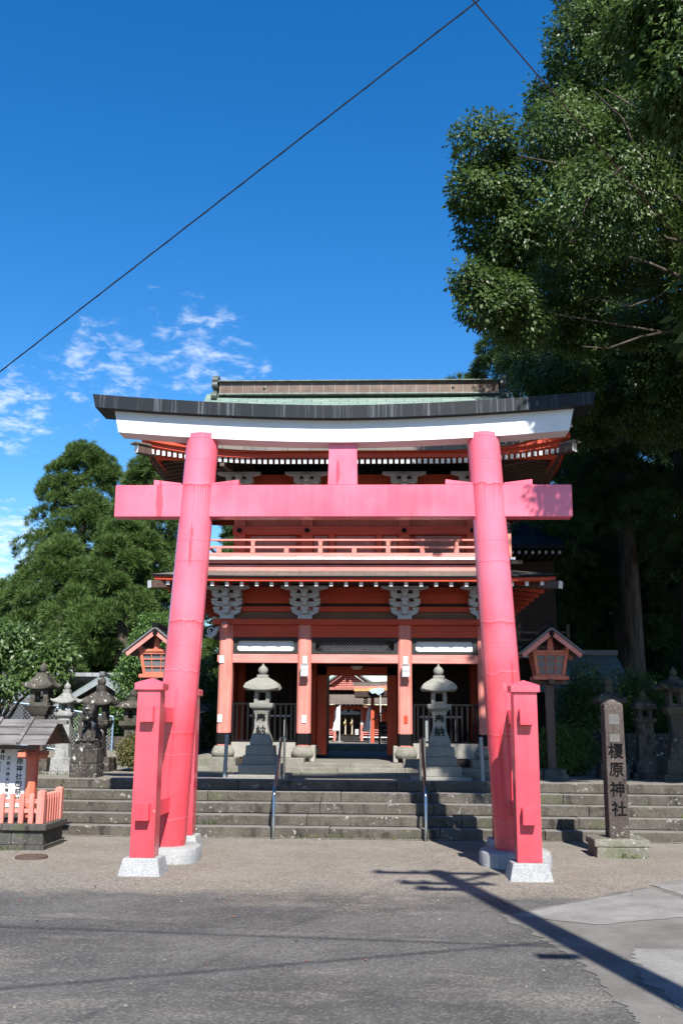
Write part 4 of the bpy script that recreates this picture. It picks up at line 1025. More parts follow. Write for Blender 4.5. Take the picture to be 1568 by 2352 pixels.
pipe('grey pipe bollard standing beside the left granite lantern', -2.53, 16.42, .02); pipe('grey pipe bollard standing beside the right torii column', 1.545, 15.95, -.02)

# ------------------------------------------------------------------ stone marker
mk = thing('stone_marker', 'dark lichened stone post carved with the shrine name, on a low pale base', 'marker', (2.975, 13.35, 0))
b = MB(); b.fr(0, 0, -.03, .125, .66, .60, .64, .58); b.build('base_block', M['markerbase'], mk, bevel=.012, seg=2)
b = MB(); b.fr(-.005, 0, .126, .218, .70, .60, .68, .56); b.build('base_slab', M['markerbase'], mk, bevel=.02, seg=2)
b = MB(); b.fr(0, 0, .215, 1.87, .250, .256, .238, .244); b.fr(0, 0, 1.8705, 1.935, .238, .244, .06, .06); b.build('shaft', M['marker'], mk, bevel=.008)
b = MB(); b.box(-.07, .065, -.1285, -.120, 1.615, 1.745); b.build('mortar_patch', M['patch'], mk, bevel=.002)
b = MB(); b.box(-.07, .06, -.1290, -.120, 1.395, 1.495); b.build('mortar_patch', M['patch'], mk, bevel=.002)
lt = lettering([('榎', .0, 1.275, .20, .012, 1), ('原', .0, 1.045, .195, .012, 1), ('神', 0, .80, .195, .012, 1), ('社', .01, .56, .195, .012, 1)], M['ink'], mk, .002); lt.location = (0, -.1308, 0)

# ------------------------------------------------------------------ roofed notice board with its plinth and picket fence
pb = thing('board_plinth', 'grey block plinth with a cracked slab carrying the picket fence at the left edge', 'plinth', (-5.5, 13.7, 0))
b = MB(); course(b, -1.3, 1.19, -.62, .18, .06, .235, 8, .5, .8); b.build('block_course', M['plinth'], pb, bevel=.006)
b = MB(); course(b, -1.3, 1.21, -.635, .195, -.05, .059, 9, .5, .8); b.build('foot_course', M['plinth'], pb, bevel=.006)
b = MB(); course(b, -1.3, 1.235, -.665, .22, .238, .318, 12, .55, .9); b.build('coping_slab', M['plinth'], pb, bevel=.01, seg=2)
pf = thing('picket_fence', 'low faded red picket fence around the notice board', 'fence', (-5.5, 13.7, .318))
def picket(x, y, w, h): b = MB(); b.fr(x, y, 0, h, w, .045 if w < .08 else w, w, .045 if w < .08 else w); b.fr(x, y, h+.0004, h+.02, w, .045 if w < .08 else w, w*.25, .02); return b
for x in [1.13 - .128*i for i in range(1, 20)]:
    if x > -1.3: picket(x, -.575, .062, .355).build('picket', M['salmonv'], pf, bevel=.003)
picket(1.13, -.575, .095, .40).build('corner_post', M['salmonv'], pf, bevel=.004); picket(1.13, .13, .095, .40).build('corner_post', M['salmonv'], pf, bevel=.004)
for i in range(1, 7): picket(1.13, -.575 + .705*i/7, .062, .355).build('picket', M['salmonv'], pf, bevel=.003)
for z in (.125, .245):
    b = MB(); b.box(-1.3, 1.08, -.55, -.515, z, z+.055); b.build('fence_rail', M['salmon'], pf, bevel=.003)
    b = MB(); b.box(1.075, 1.106, -.51, .1, z, z+.055); b.build('fence_rail', M['salmon'], pf, bevel=.003)
nb = thing('notice_board', 'notice board of black brush characters under a weathered plank roof at the left edge', 'notice board', (-5.5, 13.7, .318))
for x in (.90, -1.0):
    b = MB(); b.box(x-.062, x+.062, -.40, -.28, 0, 1.12); b.build('board_post', M['lantern'], nb, bevel=.012)
    b = MB(); b.box(x-.05, x+.05, -.80, .14, .83, .89); b.box(x-.18, x+.18, -.38, -.30, .80, .86); b.box(x-.14, x-.05, -.42, -.26, .89, .95); b.build('post_arm', M['lantern'], nb, bevel=.005)
b = MB(); b.box(-.95, .82, -.37, -.345, .18, .925); bd = b.build('board_panel', M['board'], nb, bevel=.003)
items = []
def vert(s, x, z, size, step):
    for i, ch in enumerate(s): items.append((ch, x, z - i*step, size, .012, 1))
vert('榎原神社御祭神', .735, .86, .092, .098); vert('天照大神天忍穂耳命', .585, .80, .055, .068); vert('本社', .50, .885, .07, .075)
vert('彦火瓊々杵命彦火々出見命', .46, .735, .05, .052); vert('鵜茅葺不合命神日本磐余命', .355, .80, .05, .052); vert('摂社桜井神社', .24, .885, .07, .075); vert('一百年祭神', .15, .70, .05, .06)
lt = lettering(items, M['ink'], bd, .0012); lt.location = (0, -.3718, 0)
for k in range(3):                                     # three overlapping courses of planks on each slope
    for sy in (-1, 1):
        ya, yb = .52 - .155*k, .52 - .155*(k+1) - .04
        za, zb = .985 + .093*k, .985 + .093*(k+1) + .024
        b = MB(); yc = -.34; b.prism([(yc+sy*ya, za), (yc+sy*ya, za+.022), (yc+sy*yb, zb+.022), (yc+sy*yb, zb)], 'x', -1.35, 1.225); b.build('roof_plank', M['grey_wood'], nb, bevel=.003)
b = MB(); b.box(-1.37, 1.33, -.40, -.28, 1.245, 1.30); b.build('ridge_board', M['grey_wood'], nb, bevel=.006)
for x in (1.0-.13, .45, -.05, -.6, -1.1):
    b = MB(); b.obox((x, -.34-.535, 1.012), (x+.0, -.34-.03, 1.325), .05, .035); b.build('roof_batten', M['grey_wood'], nb, bevel=.004)
b = MB(); b.prism([(-.80, .99), (.12, .99), (-.34, 1.26)], 'x', 1.14, 1.165); b.build('gable_board', M['brownwood'], nb)
b = MB(); b.box(-1.3, 1.1, -.80, -.76, .93, .98); b.build('eave_purlin', M['darkpole'], nb)

o = MB(); o.lathe([(.19, -.01), (.19, .018), (.175, .026), (.155, .022), (.02, .026)], 40); tag(o.build('manhole_cover', M['rust'], smooth=True, loc=(-4.19, 12.35, .004)), 'round rusty manhole cover in the gravel at the left', 'manhole cover')

# ------------------------------------------------------------------ main hall seen through the gate passage
st = thing('inner_steps', 'two low stone steps behind the gate passage', 'steps', (GX, 25.7, .93))
b = MB(); course(b, -2, 2, 0, 1.2, -.02, .065, 31); b.build('step', M['plat'], st, bevel=.006)
b = MB(); course(b, -2, 2, .38, 1.2, .0, .145, 32); b.build('step', M['plat'], st, bevel=.006)
hall = thing('main_hall', 'vermilion main hall with grey roof and lattice gable seen through the gate passage', 'shrine hall', (-1.1, 33.0, 1.06))
for x in (-1.35, -.445, .43, 1.35):
    b = MB(); b.box(x-.045, x+.045, -.05, .05, -.08, 1.12); b.build('pillar', M['salmonv'], hall, bevel=.006)
b = MB(); b.box(-1.8, 1.8, .02, .9, .0, .10); b.build('veranda_base', M['blackpaint'], hall)
b = MB(); b.box(-1.8, 1.8, -.02, .9, .1005, .135); b.build('veranda_edge', M['white'], hall)
for x0, x1 in ((-1.8, -.49), (.475, 1.8)):
    b = MB(); b.box(x0, x1, .5, .56, .136, 1.15); b.build('hall_wall', M['verm'], hall)
    b = MB()
    for z in (.19, .26, .335): b.box(x0, x1, .02, .05, z, z+.03)
    b.build('veranda_rail', M['salmon'], hall)
b = MB(); b.box(-.49, .475, .86, .9, .136, 1.2); b.build('dark_opening', M['interior'], hall)
b = MB(); b.box(-1.8, 1.8, -.06, .06, 1.0, 1.10); b.build('front_beam', M['verm'], hall)
b = MB(); b.prism([(-.36, .83), (.33, .83), (.40, .88), (.30, .93), (.18, .93), (.12, 1.0), (-.14, 1.0), (-.2, .93), (-.34, .93), (-.42, .88)], 'y', -.09, -.06); b.build('carved_transom', M['paleblue'], hall, bevel=.004)
b = MB(); b.tube([(0, -.1, .955), (0, -.13, .955)], .045, 16); b.build('round_crest', M['blackpaint'], hall)
for i in range(28):
    x = -1.8 + .133*i; b = MB(); b.box(x-.018, x+.018, -.55, 0, 1.11, 1.145); b.m[2] = 1; b.build('rafter', [M['verm'], M['white2']], hall)
b = MB(); b.prism([(-.62, 1.15), (-.62, 1.21), (.55, 1.63), (.9, 1.68), (.9, 1.55)], 'x', -2.2, 2.2); b.build('lower_roof', M['copperb'], hall)
b = MB(); b.prism([(-.02, 1.62), (.6, 1.62), (.6, 1.72), (-.02, 1.70)], 'x', -2.0, 2.0); b.build('roof_curb', M['plank'], hall)
b = MB()
for i in range(14):
    x = -.55 + 1.1*i/13; hmax = max(.0, .52*(1-abs(x)/.75))
    b.box(x-.016, x+.016, .28, .30, 1.70, 1.70+hmax)
for k in range(7):
    z = 1.73 + k*.065; hw = .75*(1-(z-1.70)/.52)
    if hw > .05: b.box(-hw, hw, .262, .2795, z-.014, z+.014)
b.build('lattice_gable', M['salmon'], hall)
b = MB(); b.prism([(-.75, 1.70), (.75, 1.70), (0, 2.22)], 'y', .33, .36); b.build('gable_wall', M['interior'], hall)
for sx in (-1, 1):
    top = [(sx*(1.25*(1-t)), 1.62 + .75*t**1.5 + .08*(1-t)**3) for t in [k/12 for k in range(13)]]
    b = MB(); b.prism(top + [(p[0], p[1]-.09) for p in reversed(top)], 'y', .05, .12); b.build('verge_board', M['salmon'], hall)
    top2 = [(p[0]*1.03, p[1]+.07) for p in top]
    b = MB(); b.prism(top2 + [(p[0], p[1]-.065) for p in reversed(top2)], 'y', -.05, 2.5); b.build('upper_roof', M['greenroof'], hall)
b = MB(); b.prism([(-.07, 2.2), (0, 2.12), (.07, 2.2), (.05, 2.3), (-.05, 2.3)], 'y', .0, .045); b.build('gable_pendant', M['white'], hall)
def bellrope(label, x):
    t = thing('bell_rope', label, 'bell rope', (x, 32.86, 1.06), 0, 'bell ropes of the main hall')
    b = MB(); b.tube([(0, 0, .13), (.005, 0, .4), (0, 0, .72)], [.028, .022, .02], 10); b.tube([(0, 0, .05), (0, 0, .13)], [.04, .03], 10); b.build('rope', M['rope'], t, smooth=True)
    b = MB(); b.tube([(0, 0, .72), (0, 0, .98)], .006, 6); b.build('cord', M['greypost'], t)
    b = MB(); b.lathe([(.01, .60), (.03, .59), (.048, .55), (.045, .51), (.02, .49), (.01, .49)], 16, -.03, -.03); b.build('bell', M['gold'], t, smooth=True)
    b = MB(); b.tube([(0, 0, .13), (0, 0, .22)], .034, 10); b.build('rope_grip', M['ochre'], t, smooth=True)
bellrope('left of two cream bell ropes hanging before the dark hall doorway', -1.2); bellrope('right of two cream bell ropes hanging before the dark hall doorway', -.985)
ob = MB(); ob.box(-.36, .36, -.15, .15, 0, .17); ob.box(-.38, .38, -.17, .17, .1705, .20); tag(ob.build('offering_box', M['darkwood'], loc=(-1.1, 32.8, 1.06), bevel=.005), 'dark wooden offering box under the bell ropes', 'offering box')
sg = MB(); sg.box(-.055, .055, -.02, .02, 0, .23); o = sg.build('standing_sign', M['plate'], loc=(-.83, 32.9, 1.197), bevel=.004); tag(o, 'small white standing sign right of the bell ropes', 'sign')
lt = lettering([(c, xx, .20-.035*i, .032, .01, 1) for xx in (-.025, .025) for i, c in enumerate('神社参拝')], M['ink'], o, .001); lt.location = (0, -.0215, 0)
for x, w_ in ((-1.545, 'left'), (-.672, 'right')):
    b = MB(); b.box(-.04, .04, -.008, .0, 0, .11)
    o = b.build('paper_notice', M['plate'], loc=(x, 32.947, 1.58)); tag(o, f'white paper notice on the {w_} pillar of the main hall', 'notice', 'paper notices on the hall pillars')
def nobori(label, x, y, lean, h, gz):
    t = thing('cloth_banner', label, 'banner', (x, y, gz), 0, 'white cloth banners in the court')
    b = MB(); b.tube([(0, 0, -.02), (lean, 0, h)], .012, 8); b.build('banner_pole', M['plate'], t)
    b = MB(); nu, nv = 8, 16; V = []
    for j in range(nv+1):
        q = j/nv; zt = h*(.97 - .68*q)
        for i in range(nu+1):
            u = i/nu; wv = (.10 + .10*q) * (1 if lean >= 0 else 1)
            sx = -1
            V.append((lean*zt/h + sx*u*wv + .015*math.sin(q*9+u*3)*u, .04*math.sin(u*6+q*5)*u, zt - .05*u*(1-q)))
    b.add(V, [(j*(nu+1)+i, j*(nu+1)+i+1, (j+1)*(nu+1)+i+1, (j+1)*(nu+1)+i) for j in range(nv) for i in range(nu)])
    o = b.build('banner_cloth', M['cloth'], t, smooth=True); s_ = o.modifiers.new('thick', 'SOLIDIFY'); s_.thickness = .003
nobori('limp white cloth banner on a pole left of the bell ropes', -1.29, 30.6, .01, 1.10, 1.06); nobori('leaning white cloth banner right of the bell ropes', -.46, 30.4, .17, 1.12, 1.06)
pv = thing('side_pavilion', 'pavilion with an ochre fascia and pale blue carving at the right of the passage view', 'pavilion', (.0, 29.5, 1.06))
b = MB(); b.box(-.34, -.24, -.05, .05, -.05, 1.42); b.build('pillar', M['verm'], pv, bevel=.005)
b = MB(); b.box(1.0, 1.1, -.05, .05, -.05, 1.42); b.build('pillar', M['verm'], pv, bevel=.005)
for z0, z1, x0, m, nm in ((1.60, 1.72, -.85, 'copperb', 'roof'), (1.555, 1.597, -.84, 'salmon', 'roof_edge'), (1.46, 1.552, -.82, 'ochre', 'fascia'), (1.30, 1.455, -.80, 'interior', 'soffit')):
    b = MB(); pts = [(x0 + .3*k, z0 + .07*(k/5)**2) for k in range(7)]; b.prism(pts + [(p[0], p[1]+(z1-z0)) for p in reversed(pts)], 'y', -.4, 1.2); b.build(nm, M[m], pv)
b = MB(); b.prism([(-.40, 1.47), (-.30, 1.38), (-.2, 1.40), (-.12, 1.34), (-.02, 1.40), (.06, 1.46), (.04, 1.54), (-.1, 1.56), (-.3, 1.52)], 'y', -.5, -.42); b.build('cloud_carving', M['paleblue'], pv, bevel=.006)
b = MB()
for k in range(5): b.tube([(-.42, -.2, 1.0+.06*k), (-.55, -.2, 1.02+.06*k)], .022, 8)
b.build('carved_bracket', M['brownwood'], pv, smooth=True)
rk = thing('plaque_rack', 'dark roofed wooden rack of votive plaques at the right of the passage view', 'rack', (.02, 27.6, 1.06))
for x in (-.10, .35):
    b = MB(); b.box(x-.03, x+.03, -.03, .03, -.02, .78); b.build('rack_post', M['darkpole'], rk)
for sx in (-1, 1):
    b = MB(); b.prism([(sx*.42+.12, .62), (sx*.42+.12, .66), (.12, 1.0), (.12, .96)], 'y', -.25, .25); b.build('rack_roof', M['grey_wood'], rk)
b = MB(); b.box(-.1, .35, -.015, .015, .2, .6); b.build('rack_board', M['darkwood'], rk)
r = random.Random(4)
for k in range(12):
    x, z = -.06 + .11*(k % 4), .5 - .12*(k//4); b = MB(); b.prism([(x-.035, z-.03), (x+.035, z-.03), (x+.035, z+.02), (x, z+.04), (x-.035, z+.02)], 'y', -.03, -.018); b.build('plaque', M['plank'] if r.random() < .6 else M['ochre'], rk)
b = MB(); b.tube([(0, 0, 0), (0, 0, 1.35)], .014, 8); tag(b.build('white_pole', M['plate'], loc=(-.06, 29.0, 1.06)), 'thin white pole standing before the side pavilion', 'pole')
b = MB(); b.tube([(0, 0, 0), (.02, 0, .62)], .012, 8); tag(b.build('blue_pole', M['bluepipe'], loc=(-.36, 28.9, 1.06)), 'short thin blue pole before the plaque rack', 'pole')

# ------------------------------------------------------------------ dark side hall behind the gate, right
sh = thing('side_hall', 'shaded side hall with white rafter tips and balcony, right of the gate', 'shrine hall', (4.0, 27.5, TZ))
b = MB(); b.box(-1.0, .75, 0, 3.5, 0, 5.3); b.build('wall', M['interior'], sh)  # dark wood colour stands in for the tree shade on this wall
b = MB(); b.prism([(-1.2, 5.47), (-1.2, 5.57), (1.7, 6.7), (4.6, 5.57), (4.6, 5.47)], 'x', -1.7, .85); b.build('roof', M['shadetile'], sh)
for i in range(14):
    x = -1.6 + .178*i; b = MB(); b.box(x-.035, x+.035, -1.1, 0, 5.33, 5.42); b.m[2] = 1; b.build('rafter', [M['darkpole'], M['bracket']], sh)
for z in (2.85, 3.05, 3.25):
    b = MB(); b.box(-1.5, .95, -.75, -.69, z, z+.05); b.build('balcony_rail', M['darkpole'], sh)
for i in range(4):
    x = -1.48 + .8*i; b = MB(); b.box(x-.04, x+.04, -.76, -.68, 2.7, 3.5 if i in (0, 3) else 3.25); b.build('balcony_post', M['darkpole'], sh)
b = MB(); b.box(-1.6, 1.05, -.85, 0, 2.6, 2.7); b.build('balcony_floor', M['greypost'], sh)
# ------------------------------------------------------------------ white storehouse, right
sw = thing('storehouse', 'white plastered storehouse with a tiled roof deep in the shade at the right', 'storehouse', (5.2, 26.0, TZ))
b = MB(); b.box(-.75, .85, 0, 3, 0, 1.75); b.build('wall', M['plaster'], sw)
b = MB(); b.box(-.76, .86, -.02, 3.02, 0, .45); b.build('base_board', M['darkwood'], sw)
b = MB(); b.prism([(-.45, 1.70), (-.45, 1.78), (1.5, 2.75), (3.5, 1.78), (3.5, 1.70)], 'x', -1.05, 1.1); b.build('roof', M['greenroof'], sw)
b = MB(); b.box(-1.1, 1.15, 1.38, 1.62, 2.72, 2.86); b.build('ridge', M['ceramic'], sw)

# ------------------------------------------------------------------ houses, left background
hs1 = thing('tiled_house', 'low house with grey tiled roof and white wall behind the left lanterns', 'house', (-12.6, 28, .74))
b = MB(); b.box(-4, 2.6, 0, 5, 0, 1.5); b.build('wall', M['plaster'], hs1)
b = MB(); b.box(-4.01, 2.61, -.02, 5.02, 0, .9); b.build('wall_boards', M['darkpole'], hs1)
for i in range(6):
    b = MB(); b.box(-3.9+i*1.3, -3.82+i*1.3, -.03, 0, .9, 1.48); b.build('wall_post', M['darkpole'], hs1)
ang = math.atan2(.85, 3.3)
for sy in (-1, 1):
    b = MB(); L_ = math.hypot(.85, 3.3); b.box(-4.7, 3.1, -.05, L_, -.06, .06); o = b.build('roof_slope', M['tile'], hs1)
    o.location = (0, -.8 if sy < 0 else 5.8, 1.42); o.rotation_euler = (ang, 0, 0 if sy < 0 else math.pi)
b = MB(); b.box(-4.75, 3.15, 2.38, 2.62, 2.18, 2.36); b.build('ridge', M['ceramic'], hs1, bevel=.03)
b = MB(); b.lathe([(.10, 2.2), (.13, 2.3), (.11, 2.42), (.03, 2.5)], 12, 3.1, 2.5); b.build('ridge_end_ornament', M['ceramic'], hs1, smooth=True)
hs2 = thing('timber_barn', 'timber barn with a grey-green gabled roof and pale verge behind the dark lantern', 'barn', (-7.25, 26, .74), R(10))
b = MB(); b.box(-1.25, 1.25, 0, 7, 0, 1.2); b.build('wall', M['darkpole'], hs2)
b = MB(); b.box(-.2, 1.1, -.03, 0, .55, 1.15); b.build('wall_panel', M['plaster'], hs2)
b = MB(); b.prism([(-1.25, 1.2), (1.25, 1.2), (0, 2.0)], 'y', .0, 7); b.build('gable', M['darkpole'], hs2)
for sx in (-1, 1):
    b = MB(); b.prism([(sx*1.5, .98), (sx*1.5, 1.05), (0, 2.05), (0, 1.96)], 'y', -.4, 7.4); b.build('roof_slope', M['greenroof'], hs2)
    b = MB(); b.prism([(sx*1.52, .88), (sx*1.52, .99), (0, 1.98), (0, 1.85)], 'y', -.46, -.405); b.build('verge_board', M['greypost'], hs2)
b = MB(); b.box(-.07, .07, -.45, 7.45, 2.0, 2.12); b.build('ridge', M['ceramic'], hs2, bevel=.02)
# ------------------------------------------------------------------ chain link fence
cf = thing('chain_link_fence', 'chain-link fence on a pale blue pipe frame behind the left lanterns', 'fence', (0, 0, 0))
P = [(-10.2, 23.2, 2.15), (-8.9, 23.5, 2.05), (-7.9, 23.7, 1.95), (-7.0, 23.9, 1.80), (-6.42, 24.05, 1.72)]
for a, b_ in zip(P, P[1:]):
    a, b_ = Vector(a), Vector(b_); w = MB(); d = (b_-a); L_ = math.hypot(d.x, d.y); H_ = .95
    n = int(L_/.09)
    for i in range(-int(H_/.09), n+1):
        for sgn in (1, -1):
            s0, s1 = i*.09, i*.09+H_
            t0, t1 = max(0, s0), min(L_, s1)
            if t1 <= t0: continue
            h0, h1 = (t0-s0), (t1-s0)
            if sgn < 0: h0, h1 = H_-h0, H_-h1
            p = a + d*(t0/L_); q = a + d*(t1/L_); w.tube([(p.x, p.y, p.z-H_+h0), (q.x, q.y, q.z-H_+h1)], .004, 3)
    w.build('wire_mesh', M['wiremesh'], cf)
    f = MB(); f.tube([a, b_], .022, 8); f.build('fence_rail', M['bluepipe'], cf, smooth=True)
    f = MB(); f.tube([a-Vector((0, 0, H_)), b_-Vector((0, 0, H_))], .018, 8); f.build('fence_rail', M['bluepipe'], cf, smooth=True)
for p in P:
    f = MB(); f.tube([(p[0], p[1], .5), (p[0], p[1], p[2]+.01)], .022, 8); f.build('fence_post', M['bluepipe'], cf, smooth=True)
b = MB(); course(b, -10.5, -4.2, 24.3, 24.7, .5, 1.25, 44); o = b.build('stone_wall', M['oldstone'], bevel=.02); tag(o, 'low dark stone wall behind the chain-link fence', 'wall')
b = MB(); course(b, 3.2, 11, 21.0, 21.5, .6, 1.45, 45); o = b.build('stone_wall', M['oldstone'], bevel=.02); tag(o, 'low mossy stone wall in shade behind the right lanterns', 'wall')

# ------------------------------------------------------------------ utility pole (right of the frame, casts the long shadow) and wires
up_ = thing('utility_pole', 'concrete utility pole with cross-arms at the roadside, throwing the long shadow', 'utility pole', (2.68, 2.65, 0))
PH = 9.4
b = MB(); b.tube([(0, 0, -.1), (0, 0, PH)], [.16, .115], 20); b.build('pole', M['slab'], up_, smooth=True)
for z, x0, x1 in ((9.2, -.72, .66), (8.43, -.62, .35), (8.05, -.55, .12)):
    b = MB(); b.box(x0, x1, -.05, .05, z, z+.09); b.build('cross_arm', M['steel'], up_)
    for x in (x0+.08, (x0+x1)/2-.2, x1-.08):
        b = MB(); b.lathe([(.02, z+.09), (.05, z+.12), (.04, z+.17), (.055, z+.2), (.02, z+.25)], 10, x, 0); b.build('insulator', M['plate'], up_, smooth=True)
b = MB(); b.obox((.55, 0, 9.2), (.02, 0, 8.6), .06, .06); b.build('arm_brace', M['steel'], up_)
b = MB(); b.box(-.46, -.16, -.05, .05, 5.08, 5.15); b.build('junction_box', M['greypost'], up_)
def wire(name, label, p, q, sag, r_, mat, n=40, group='overhead wires'):
    p, q = Vector(p), Vector(q); pts = []
    for i in range(n+1):
        t = i/n; v = p.lerp(q, t); v.z -= sag*4*t*(1-t); pts.append(v)
    b = MB(); b.tube(pts, r_, 6)
    if r_ < .004:                                   # twisted service cable: thinner strand wound round it
        tw = []
        for i in range(600):
            t = i/599; v = p.lerp(q, t); v.z -= sag*4*t*(1-t); a = t*2*math.pi*38; tw.append(v + Vector((.2*math.cos(a), .35*math.cos(a), math.sin(a)))*r_*1.0)
        b.tube(tw, r_*.6, 5)
    tag(b.build(name, mat, smooth=True), label, 'cable', group)
wire('overhead_cable', 'thick twisted black cable rising from the left edge to the top of the photo', (2.6, 2.53, 5.64), (.42 - 2.6*2.2, 3.80 + 1.51*2.2, 4.69 - 1.14*2.2), 0, .0036, M['wire'])
W2A, W2B = [Vector((v.x*k, v.y*k, 1.6 + v.z*k)) for v, k in ((pix(1085, 0), 4/pix(1085, 0).y), (pix(1568, 560), 9/pix(1568, 560).y))]
wire('overhead_cable', 'thin rusty cable falling from the top of the photo across the broadleaf tree', tuple(W2A - (W2B-W2A)*1.2), tuple(W2B + (W2B-W2A)*.9), 0, .0042, M['wire2'])
for (x, y, z), e, lab in (((2.6, 2.6, 5.7), (-14, -5.2, 6.5), 'lower'), ((2.6, 2.6, 5.5), (-14, -1.6, 12), 'steeper')):
    wire('overhead_cable', f'{lab} black cable running back left from the utility pole above the road', (x, y, z), e, .15, .013, M['wire'])

# ------------------------------------------------------------------ foliage
def leaf_mesh(name, pos, axis, nrm, L, W, mat, parent=None, rnd=None, kind=None):
    """kite-shaped leaves: pos base points, axis growth direction, nrm rough normal"""
    N = len(pos); axis = axis/np.linalg.norm(axis, axis=1, keepdims=True)
    side = np.cross(axis, nrm); ln = np.linalg.norm(side, axis=1, keepdims=True); ln[ln < 1e-6] = 1; side /= ln
    nn = np.cross(side, axis)
    L = np.broadcast_to(L, (N,))[:, None]; W = np.broadcast_to(W, (N,))[:, None]
    v = np.empty((N, 4, 3)); v[:, 0] = pos; v[:, 1] = pos + axis*L*.42 + side*W*.5 + nn*L*.05; v[:, 2] = pos + axis*L - nn*L*.06; v[:, 3] = pos + axis*L*.42 - side*W*.5 + nn*L*.05
    me = bpy.data.meshes.new(name); me.vertices.add(4*N); me.vertices.foreach_set('co', v.reshape(-1))
    me.loops.add(4*N); me.loops.foreach_set('vertex_index', np.arange(4*N, dtype=np.int32))
    me.polygons.add(N); me.polygons.foreach_set('loop_start', np.arange(0, 4*N, 4, dtype=np.int32)); me.polygons.foreach_set('loop_total', np.full(N, 4, dtype=np.int32))
    me.update(calc_edges=True)
    a = me.attributes.new('rnd', 'FLOAT', 'FACE'); a.data.foreach_set('value', (rng.random(N) if rnd is None else rnd).astype(np.float32))
    me.materials.append(mat)
    o = bpy.data.objects.new(name, me); COL.objects.link(o)
    if parent: o.parent = parent
    if kind: o['kind'] = kind
    return o
def sph(n):
    v = rng.normal(size=(n, 3)); return v/np.linalg.norm(v, axis=1, keepdims=True)
def broad_crown(name, clusters, mat, parent, leafL, leafW, per, spray=14, sr=.17, droop=.7):
    """clusters: (x,y,z,rx,ry,rz,weight); sprays of leaves at twig tips on the outside of every cluster"""
    Ps, As, Ns, Rn = [], [], [], []
    for (x, y, z, rx, ry, rz, w) in clusters:
        n = max(4, int(per*w)); d = sph(n); d[:, 2] = d[:, 2]*.9 + .08
        rad = .55 + .45*rng.random(n)**.5
        lump = 1 + .16*np.sin(d[:, 0]*5+x*3)*np.sin(d[:, 1]*6+y)*np.sin(d[:, 2]*5+z)
        c = np.array([x, y, z]) + d*(rad*lump)[:, None]*np.array([rx, ry, rz])
        tone = rng.random(n)
        k = spray
        cc = np.repeat(c, k, 0); dd = np.repeat(d, k, 0); tt = np.repeat(tone, k)
        off = sph(n*k)*sr*rng.random((n*k, 1))**.5
        p = cc + off
        ax = off/sr*.8 + dd*.5 + sph(n*k)*.45; ax[:, 2] -= droop
        nr = dd + sph(n*k)*.6; nr[:, 2] += .5
        Ps.append(p); As.append(ax); Ns.append(nr); Rn.append(np.clip(tt*.6 + rng.random(n*k)*.4, 0, 1))
    P = np.concatenate(Ps); N = len(P); s = .7 + .6*rng.random(N)
    return leaf_mesh(name, P, np.concatenate(As), np.concatenate(Ns), leafL*s, leafW*s, mat, parent, np.concatenate(Rn))
def tuft_crown(name, tufts, mat, parent, L, W, blades, up=.55, kind=None):
    """tufts: array (n,6) centre + outward direction; each a puff of needle blades"""
    c = tufts[:, :3]; d = tufts[:, 3:]; n = len(c); k = blades
    cc = np.repeat(c, k, 0); dd = np.repeat(d, k, 0); tone = np.repeat(rng.random(n), k)
    ax = dd*.75 + sph(n*k)*.95; ax[:, 2] += up
    ax /= np.linalg.norm(ax, axis=1, keepdims=True)
    s = (.55 + .6*rng.random(n*k))
    return leaf_mesh(name, cc + ax*L*.12, ax, sph(n*k), L*s, W*s, mat, parent, np.clip(tone*.6+rng.random(n*k)*.4, 0, 1), kind)
def cedar_tufts(x, y, z0, h, r, boughs, per, seed, prof=None):
    """boughs: puffy lobes on a rounded cone; returns tufts on the upper outer side of each lobe"""
    g = np.random.default_rng(seed); out = []
    for i in range(boughs):
        t = (i + g.random())/boughs                     # 0 base .. 1 top
        R_ = r*(prof(t) if prof else (1-t)**.72*.95+.04)
        a = g.random()*2*math.pi; rr = R_*((.72+.30*g.random()) if i % 4 else (.2+.4*g.random()))
        bc = np.array([x + rr*math.cos(a), y + rr*math.sin(a), z0 + t*h]); br = (.075+.075*g.random())*r*(1.15-.5*t)*2.0
        o = np.array([math.cos(a)*.65, math.sin(a)*.65, .65]); d = g.normal(size=(per, 3)); d /= np.linalg.norm(d, axis=1, keepdims=True)
        d = d + o*.95; d /= np.linalg.norm(d, axis=1, keepdims=True)
        c = bc + d*br*np.array([1, 1, .68])*(.75+.3*g.random((per, 1)))
        out.append(np.concatenate([c, d], 1))
    return np.concatenate(out)
def trunk(name, pts, r0, r1, mat, parent, limbs=()):
    b = MB(); n = len(pts); b.tube(pts, [r0 + (r1-r0)*i/(n-1) for i in range(n)], 14)
    for (p, ra, rb) in limbs: b.tube(p, [ra + (rb-ra)*i/(len(p)-1) for i in range(len(p))], 8)
    return b.build(name, mat, parent, smooth=True)
def cedar(label, x, y, h, r, boughs, per, blades, seed, mat='cedar', z0=.0, L=.28, W=.024, base=.12, tr=.45, prof=None, group='cedar trees left of the gate'):
    t = thing('cedar_tree', label, 'tree', (x, y, z0), 0, group)
    trunk('trunk', [(0, 0, -.3), (.05, 0, h*.3), (0, .05, h*.6), (0, 0, h*.93)], tr, .06, M['bark'], t)
    tf = cedar_tufts(0, 0, h*base, h*(1-base)*.99, r, boughs, int(per*2.3), seed, prof)
    tuft_crown('crown', tf, M[mat], t, L, W, blades); return t
cedar('tallest dark green cedar with a pointed crown, farthest left of the torii', -13.9, 45, 14.1, 4.5, 170, 24, 30, 1)
cedar('second cedar behind the left torii column, beside the tallest one', -9.7, 41, 12.6, 3.8, 130, 24, 30, 2)
cedar('mid-height bushy cedar in front of the tallest cedar', -11.8, 36, 8.0, 3.5, 105, 24, 30, 3, L=.25)
